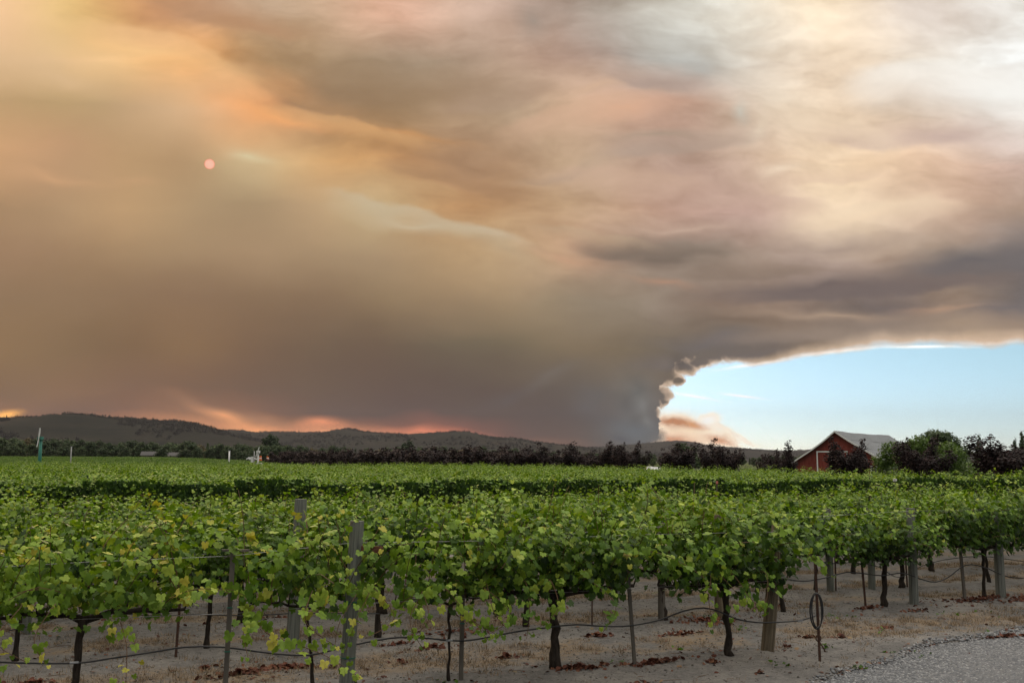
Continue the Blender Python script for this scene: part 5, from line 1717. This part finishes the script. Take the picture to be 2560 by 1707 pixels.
def stones():
    def rock(seed, mat):
        r_ = random.Random(seed); mb = bpy.data.meshes.new('pebble')
        t = (1 + 5 ** .5) / 2
        v = [(-1, t, 0), (1, t, 0), (-1, -t, 0), (1, -t, 0), (0, -1, t), (0, 1, t), (0, -1, -t), (0, 1, -t), (t, 0, -1), (t, 0, 1), (-t, 0, -1), (-t, 0, 1)]
        f = [(0, 11, 5), (0, 5, 1), (0, 1, 7), (0, 7, 10), (0, 10, 11), (1, 5, 9), (5, 11, 4), (11, 10, 2), (10, 7, 6), (7, 1, 8), (3, 9, 4), (3, 4, 2), (3, 2, 6), (3, 6, 8), (3, 8, 9), (4, 9, 5), (2, 4, 11), (6, 2, 10), (8, 6, 7), (9, 8, 1)]
        v = [tuple(c * .0085 * r_.uniform(.7, 1.25) * (1 if k < 2 else .65) for k, c in enumerate(p)) for p in v]
        return mesh_np('pebble', v, f, mat, attr=[r_.choice((.1, .3, .5, .7, .95))] * 12)
    ps = [tag(link('pebble', rock(i, M_PEBBLE), loc=(4.6 + .4 * i, 12.6 + .33 * i, .022)), 'small grey pebble lying on the gravel', 'pebble', 'single pebbles on the gravel') for i in range(5)]
    cl = [tag(link('soil_clod', rock(20 + i, M_CLOD), loc=(1.0 + .5 * i, 12.4 + .1 * i, gzf(1.0 + .5 * i, 12.4 + .1 * i) + .004)), 'small clod of dry grey soil before the front row', 'clod', 'single soil clods') for i in range(4)]
    pts = []
    while len(pts) < 26000:
        x = rng.uniform(2.6, 10.5); y = rng.uniform(10.8, 18)
        f = float(road_f(x, y))
        if f < -.25 or (f < .1 and rng.random() < .6 - f): continue
        if abs(x) > .56 * y or y < 11.2: continue
        pts.append((x, y, .012 if f > .1 else gzf(x, y) + .003))
    scatter('gravel', pts, ps, scale=(.5, 1.7), label='loose grey gravel on the lane', cat='gravel', tilt=.8)
    pts = []
    for i in range(15000):
        x = rng.uniform(-8, 13); y = rng.uniform(10.8, 22)
        if abs(x) > .57 * y or road_f(x, y) > -.05: continue
        pts.append((x, y, gzf(x, y) - .002))
    scatter('soil_crumbs', pts, cl, scale=(.3, 1.3), label='crumbs and clods of dry soil', cat='soil', tilt=.8)
    # twigs
    mb = MB()
    for i in range(120):
        px = rng.uniform(0, 2400); py = rng.uniform(1530, 1700); x, y = ground_at(px, py)
        if road_f(x, y) > 0: continue
        a = rng.uniform(0, 6.28); l = rng.uniform(.06, .3); z = gzf(x, y) + .012
        mb.tube([(x, y, z), (x + math.cos(a) * l * .5, y + math.sin(a) * l * .5, z + .012), (x + math.cos(a + .3) * l, y + math.sin(a + .3) * l, z)], [.003, .003, .0015], 4)
    tag(mb.obj('twigs', M_CANE), 'thin prunings and twigs on the soil', 'twigs', kind='stuff')
stones()

# ================================================================== far things
M_GREENPOLE = simple_mat('teal_paint', (.03, .16, .12), (.045, .21, .16), 3, .6)
M_GREYPOLE = simple_mat('grey_pole', (.22, .22, .21), (.32, .32, .31), 3, .6)
M_ORANGE = simple_mat('orange_plastic', (.6, .12, .02), (.7, .16, .03), 3, .5)
M_YELLOW = simple_mat('yellow_paint', (.55, .40, .03), (.65, .48, .05), 3, .5)
M_TEALBOX = simple_mat('teal_box', (.03, .12, .11), (.05, .17, .15), 3, .6)
M_ROOFGREY = simple_mat('pale_roof', (.05, .05, .05), (.085, .08, .078), 2, .8)
M_ASPH = simple_mat('pale_road', (.20, .18, .165), (.28, .26, .235), .4, .9)

def at(px, py, d):
    return (px - 1280) / FPX * d, d, CAM_H - (py - 1150) / FPX * d

def wind_machine(px, pytop, d, hub_py, mast_mat, blades, label, mw, base_z=None):
    x, y, zt = at(px, hub_py, d); zb = gzf(x, d)
    root = empty('wind_machine', (x, y, zb), 0); tag(root, label, 'wind machine', 'frost wind machines')
    H = zt - zb
    mb = MB(); mb.tube([(0, 0, -.3), (0, 0, H * .5), (0, 0, H)], [mw * .55, mw * .5, mw * .42], 10); mb.obj('mast', mast_mat, root, True)
    mb = MB(); mb.box((0, 0, .3), (.9, .7, .8)); mb.obj('engine_box', M_WHITE, root)
    mb = MB(); mb.box((.05, -.25, H + .15), (.5, .9, .45)); mb.tube([(.1, -.9, H + .15), (.1, -.5, H + .15)], [.12, .2], 8); mb.obj('gearbox', mast_mat, root)
    for (ax, az, bw) in blades:
        p0 = Vector((.1, -.95, H + .15)); p1 = p0 + Vector((ax, 0, az)); mid = p0.lerp(p1, .5)
        d_ = (p1 - p0); q = Vector((-d_.z, 0, d_.x)).normalized()
        V = [p0 + q * bw * .4, p0 - q * bw * .4, mid - q * bw * .62 + Vector((0, .07, 0)), p1 - q * bw * .4 + Vector((0, .03, 0)), p1 + q * bw * .4 + Vector((0, -.03, 0)), mid + q * bw * .62]
        V2 = [v + Vector((0, .07, 0)) for v in V]
        b = MB(); b.add(V + V2, [(0, 1, 2, 3, 4, 5), (11, 10, 9, 8, 7, 6)] + [(i, i + 6, (i + 1) % 6 + 6, (i + 1) % 6) for i in range(6)]); b.obj('blade', M_WHITE, root)
    return root
wind_machine(109, 1082, 150, 1103, M_GREENPOLE, [(.10, 1.5, .15), (-.22, -1.3, .15)], 'wind machine with a teal mast and white blades, farthest left in the vineyard', .50)
wind_machine(651, 1121, 190, 1134, M_WHITE, [(.26, .95, .15), (-.33, -.95, .15)], 'white wind machine with a slanted blade, at the end of the vine field', .34)

def pole(px, top, base_d, mat, w, label, base=None, box=None, cat='pole'):
    x, y, zt = at(px, top, base_d); zb = gzf(x, y)
    root = empty('utility_pole', (x, y, zb)); tag(root, label, cat, 'poles')
    mb = MB(); mb.tube([(0, 0, -.2), (0, 0, zt - zb)], [w * .55, w * .42], 8); mb.obj('shaft', mat, root, True)
    mb = MB(); mb.box((0, 0, zt - zb + w * .1), (w * 1.1, w * .8, w * .3)); mb.obj('cap', mat, root)
    if box: b = MB(); b.box((-.35, -.1, (zt - zb) * box), (.45, .3, 1.1)); b.obj('cabinet', M_WHITE, root)
pole(186, 1121, 160, M_GREYPOLE, .22, 'thin pale pole standing in the vineyard right of the teal wind machine')
pole(579, 1130, 250, M_WHITE, .42, 'short thick white pole at the edge of the climbing field')
pole(641, 1130, 195, M_GREYPOLE, .22, 'thin grey pole with a white box, left of the white wind machine', box=.62)
pole(1916, 1158, 90, M_WHITE, .09, 'slim white post below the plum tree left of the barn')
pole(1590, 1070 + 48, 112, M_STAKE, .05, 'thin bare pole in the gap of the plum row')

# lane and yard at the end of the left field
def strip(name, pts, mat, z=.03):
    mb = MB(); mb.add([(x, y, gzf(x, y) + z) for x, y in pts], [tuple(range(len(pts)))]); tag(mb.obj(name, mat), kind='structure')
strip('farm_track', [(-140, 352), (-60, 345), (-30, 350), (-30, 372), (-60, 368), (-140, 366)], M_ASPH, .7)
strip('lane', [(35, 60.5), (36.6, 61.3), (-36, 211), (-42, 222), (-45, 220), (-39, 208)], M_ASPH, .05)

# long low white sheets behind the plum row (far side of the lane)
def white_sheet():
    root = empty('white_row_cover', (0, 0, 0)); tag(root, 'long low white cover stretched behind the gap of the plum row', 'row cover')
    for px0, px1, d in ((1474, 1508, 135), (1512, 1560, 134), (1566, 1668, 132)):
        mb = MB(); n = 10; V = []; F = []
        for i in range(n + 1):
            px = px0 + (px1 - px0) * i / n
            x = (px - 1280) / FPX * d; z = 1.92 - .05 * math.sin(i * 1.9)
            V += [(x, d, z - .34), (x, d + .3, z), (x, d + 1.6, z), (x, d + 1.9, z - .34)]
        for i in range(n):
            for k in range(3): F.append((i * 4 + k, (i + 1) * 4 + k, (i + 1) * 4 + k + 1, i * 4 + k + 1))
        mb.add(V, F)
        for i in (0, 3, 6, 9): b = V[i * 4 + 1]; mb.box((b[0], b[1] + .6, 1.0), (.06, .06, 1.8))
        mb.obj('cover_length', M_WHITE, root)
white_sheet()
for i, px in enumerate((1502, 1549, 1597, 1613)):
    x, y, z = at(px, 1166, 104 - i)
    mb = MB(); mb.tube([(0, 0, 0), (0, 0, z + .1)], .05, 6); mb.bar((-.16, 0, z + .05), (0, 0, z - .2), .05, .05); mb.bar((.16, 0, z + .05), (0, 0, z - .2), .05, .05)
    tag(mb.obj('marker_stake', M_YELLOW, loc=(x, y, 0)), ('yellow marker stake left of the sapling, leftmost of four', 'yellow marker stake, second from the left', 'yellow marker stake below the thin sapling', 'yellow marker stake right of the sapling')[i], 'marker', 'yellow markers')
# teal tank trailer
def tank():
    x, y, z = at(1737, 1165, 98)
    root = empty('teal_trailer', (x, y, 0), .1); tag(root, 'teal box trailer parked behind the vines under a plum tree', 'trailer')
    mb = MB(); mb.box((0, 0, 1.35), (.98, 1.8, .9)); mb.obj('body', M_TEALBOX, root)
    mb = MB(); mb.box((0, 0, 1.85), (1.1, 1.95, .1)); mb.obj('roof', M_GREYPOLE, root)
    for s in (-.4, .4):
        mb = MB(); mb.tube([(s - .08, -.9, .4), (s + .08, -.9, .4)], .38, 12); mb.obj('wheel', M_HOSE, root)
    for s in (-.25, .25):
        mb = MB(); mb.box((s, -.91, 1.45), (.36, .02, .36)); mb.obj('window', M_DARKGLASS, root)
tank()
# small white sign on the dark row face, and a red-white one further left
def sign(px, py, r0, w, h, mat, label, text=True):
    u = (px - 1280) / FPX; y = (r0) / (1 - ROW_SLOPE * u) - 1.0; x = u * y; z = CAM_H - (py - 1150) / FPX * y
    root = empty('row_sign', (x, y, 0), .05); tag(root, label, 'sign', 'row signs')
    mb = MB(); mb.box((0, .03, z / 2), (.05, .03, z)); mb.obj('post', M_STAKE, root)
    mb = MB(); mb.box((0, 0, z), (w, .02, h)); b = mb.obj('board', mat, root)
    if text:
        mb = MB(); mb.box((-.03, -.012, z + .02), (w * .6, .004, .02)); mb.box((.0, -.012, z - .03), (w * .5, .004, .015)); mb.obj('lettering', M_GREYPOLE, b)
sign(2230, 1194, ROWS_B[0], .17, .11, M_WHITE, 'small white sign on the dark face of the row beyond the alley')
sign(1789, 1202, ROWS_B[0], .09, .12, simple_mat('red_tag', (.5, .06, .04), (.6, .3, .25), 3, .6), 'tiny red tag on the dark face of the row beyond the alley', False)

# farm buildings, cars and cones far off at the left
def farmhouse(px, top, d, w, label, wall, rz=.2):
    x, y, z = at(px, top, d); zb = gzf(x, y); h = max(2.2, z - zb)
    root = empty('farm_building', (x, y, zb), rz); tag(root, label, 'building', 'farm buildings by the woods')
    mb = MB(); mb.box((0, 0, h * .33), (w, 6, h * .66)); mb.obj('wall', wall, root)
    mb = MB(); e = h * .62; a, b = w / 2 + .4, 3.5
    mb.add([(-a, -b, e), (a, -b, e), (a, b, e), (-a, b, e), (-a, 0, h), (a, 0, h)], [(0, 1, 5, 4), (2, 3, 4, 5), (0, 4, 3), (1, 2, 5), (0, 3, 2, 1)]); mb.obj('roof', M_ROOFGREY, root)
    for k in range(3):
        m = MB(); m.box((-w * .3 + w * .3 * k, -3.02, h * .34), (1.0, .06, 1.1)); m.obj('window', M_DARKGLASS, root)
M_TANWALL = simple_mat('tan_wall', (.22, .19, .15), (.3, .26, .21), 2, .8)
farmhouse(388, 1132, 418, 8, 'low farm building with a pale roof, left of the lone round trees', M_TANWALL)
farmhouse(442, 1134, 419, 6, 'small pale-roofed building between the two lone round trees', M_TANWALL, -.1)
def car(px, py, d, mat, label, s=1.0):
    x, y, z = at(px, py, d); zb = z
    root = empty('parked_car', (x, y, zb), 0); root.scale = (s,) * 3; tag(root, label, 'car', 'cars far beyond the vineyard')
    mb = MB(); mb.add([(-2.1, -.85, .35), (2.1, -.85, .35), (2.1, .85, .35), (-2.1, .85, .35), (-2.1, -.85, .85), (2.1, -.85, .8), (2.1, .85, .8), (-2.1, .85, .85), (-1.2, -.7, 1.4), (.7, -.7, 1.4), (.7, .7, 1.4), (-1.2, .7, 1.4), (-1.8, -.8, .9), (1.4, -.8, .88), (1.4, .8, .88), (-1.8, .8, .9)],
        [(0, 3, 2, 1), (0, 1, 5, 4), (1, 2, 6, 5), (2, 3, 7, 6), (3, 0, 4, 7), (4, 5, 13, 12), (5, 6, 14, 13), (6, 7, 15, 14), (7, 4, 12, 15), (12, 13, 9, 8), (13, 14, 10, 9), (14, 15, 11, 10), (15, 12, 8, 11), (8, 9, 10, 11)]); mb.obj('body', mat, root)
    for wx in (-1.3, 1.3):
        m = MB(); m.tube([(wx, -.9, .35), (wx, -.7, .35)], .34, 12); m.obj('wheel', M_HOSE, root)
car(655, 1166, 205, M_WHITE, 'white pickup parked at the foot of the white wind machine', .42)
car(702, 1173, 180, M_WHITE, 'white vehicle whose roof just shows before the purple hedge', .42)
car(635, 1153, 345, M_WHITE, 'tiny white car on the farm track left of the orange cones', .8)
for i, (px, lab) in enumerate(((657, 'orange and white cone on the farm track, leftmost'), (675, 'orange cone on the farm track, middle one'), (692, 'orange cone on the farm track, rightmost'))):
    x, y, z = at(px, 1153, 350)
    root = empty('traffic_barrel', (x, y, z)); tag(root, lab, 'barrel', 'orange barrels')
    mb = MB(); mb.tube([(0, 0, 0), (0, 0, 1.6)], [.5, .35], 10); mb.obj('body', M_ORANGE, root)
    mb = MB(); mb.tube([(0, 0, .6), (0, 0, .95)], [.47, .44], 10); mb.obj('stripe', M_WHITE, root)

# ================================================================== the sun, a red disc seen through the smoke
def sun_disc():
    m, nt, N, L, B = mat_new('sun_glow')
    N.remove(B); e = N.new('ShaderNodeEmission'); lw = N.new('ShaderNodeLayerWeight'); lw.inputs[0].default_value = .5
    c = ramp(N, L, lw.outputs['Facing'], [(0, lin((255, 198, 172))), (.5, lin((255, 186, 158))), (.8, lin((252, 140, 104))), (1, lin((236, 104, 70)))])
    L.new(c.outputs[0], e.inputs[0]); L.new(e.outputs[0], N['Material Output'].inputs['Surface'])
    D = 30000; r_ = D * 12.0 / FPX
    mb = MB(); V = []; F = []; nu, nv = 32, 16
    for j in range(nv + 1):
        for i in range(nu):
            a = 2 * math.pi * i / nu; b = math.pi * j / nv; V.append((r_ * math.sin(b) * math.cos(a), r_ * math.sin(b) * math.sin(a), r_ * math.cos(b)))
    for j in range(nv):
        for i in range(nu): F.append((j * nu + i, (j + 1) * nu + i, (j + 1) * nu + (i + 1) % nu, j * nu + (i + 1) % nu))
    mb.add(V, F)
    u, v = UV(522, 414); dd = Vector((u, 1, v)).normalized()
    o = mb.obj('sun', m, None, True); o.location = Vector((0, 0, CAM_H)) + dd * D
    tag(o, 'pale red sun disc dimmed by the smoke', 'sun')
sun_disc()

# ================================================================== haze
HAZE_COL = (.38, .365, .385, 1)
HAZE_DENSITY = 6.5e-5
def haze():
    m = bpy.data.materials.new('haze_air'); m.use_nodes = True; nt = m.node_tree
    nt.nodes.remove(nt.nodes['Principled BSDF'])
    p = nt.nodes.new('ShaderNodeVolumePrincipled'); p.inputs['Color'].default_value = HAZE_COL; p.inputs['Density'].default_value = HAZE_DENSITY; p.inputs['Anisotropy'].default_value = .1
    nt.links.new(p.outputs[0], nt.nodes['Material Output'].inputs['Volume'])
    mb = MB(); mb.box((0, 4300, 215), (24000, 9400, 460))
    o = mb.obj('haze', m); tag(o, kind='stuff')


haze()
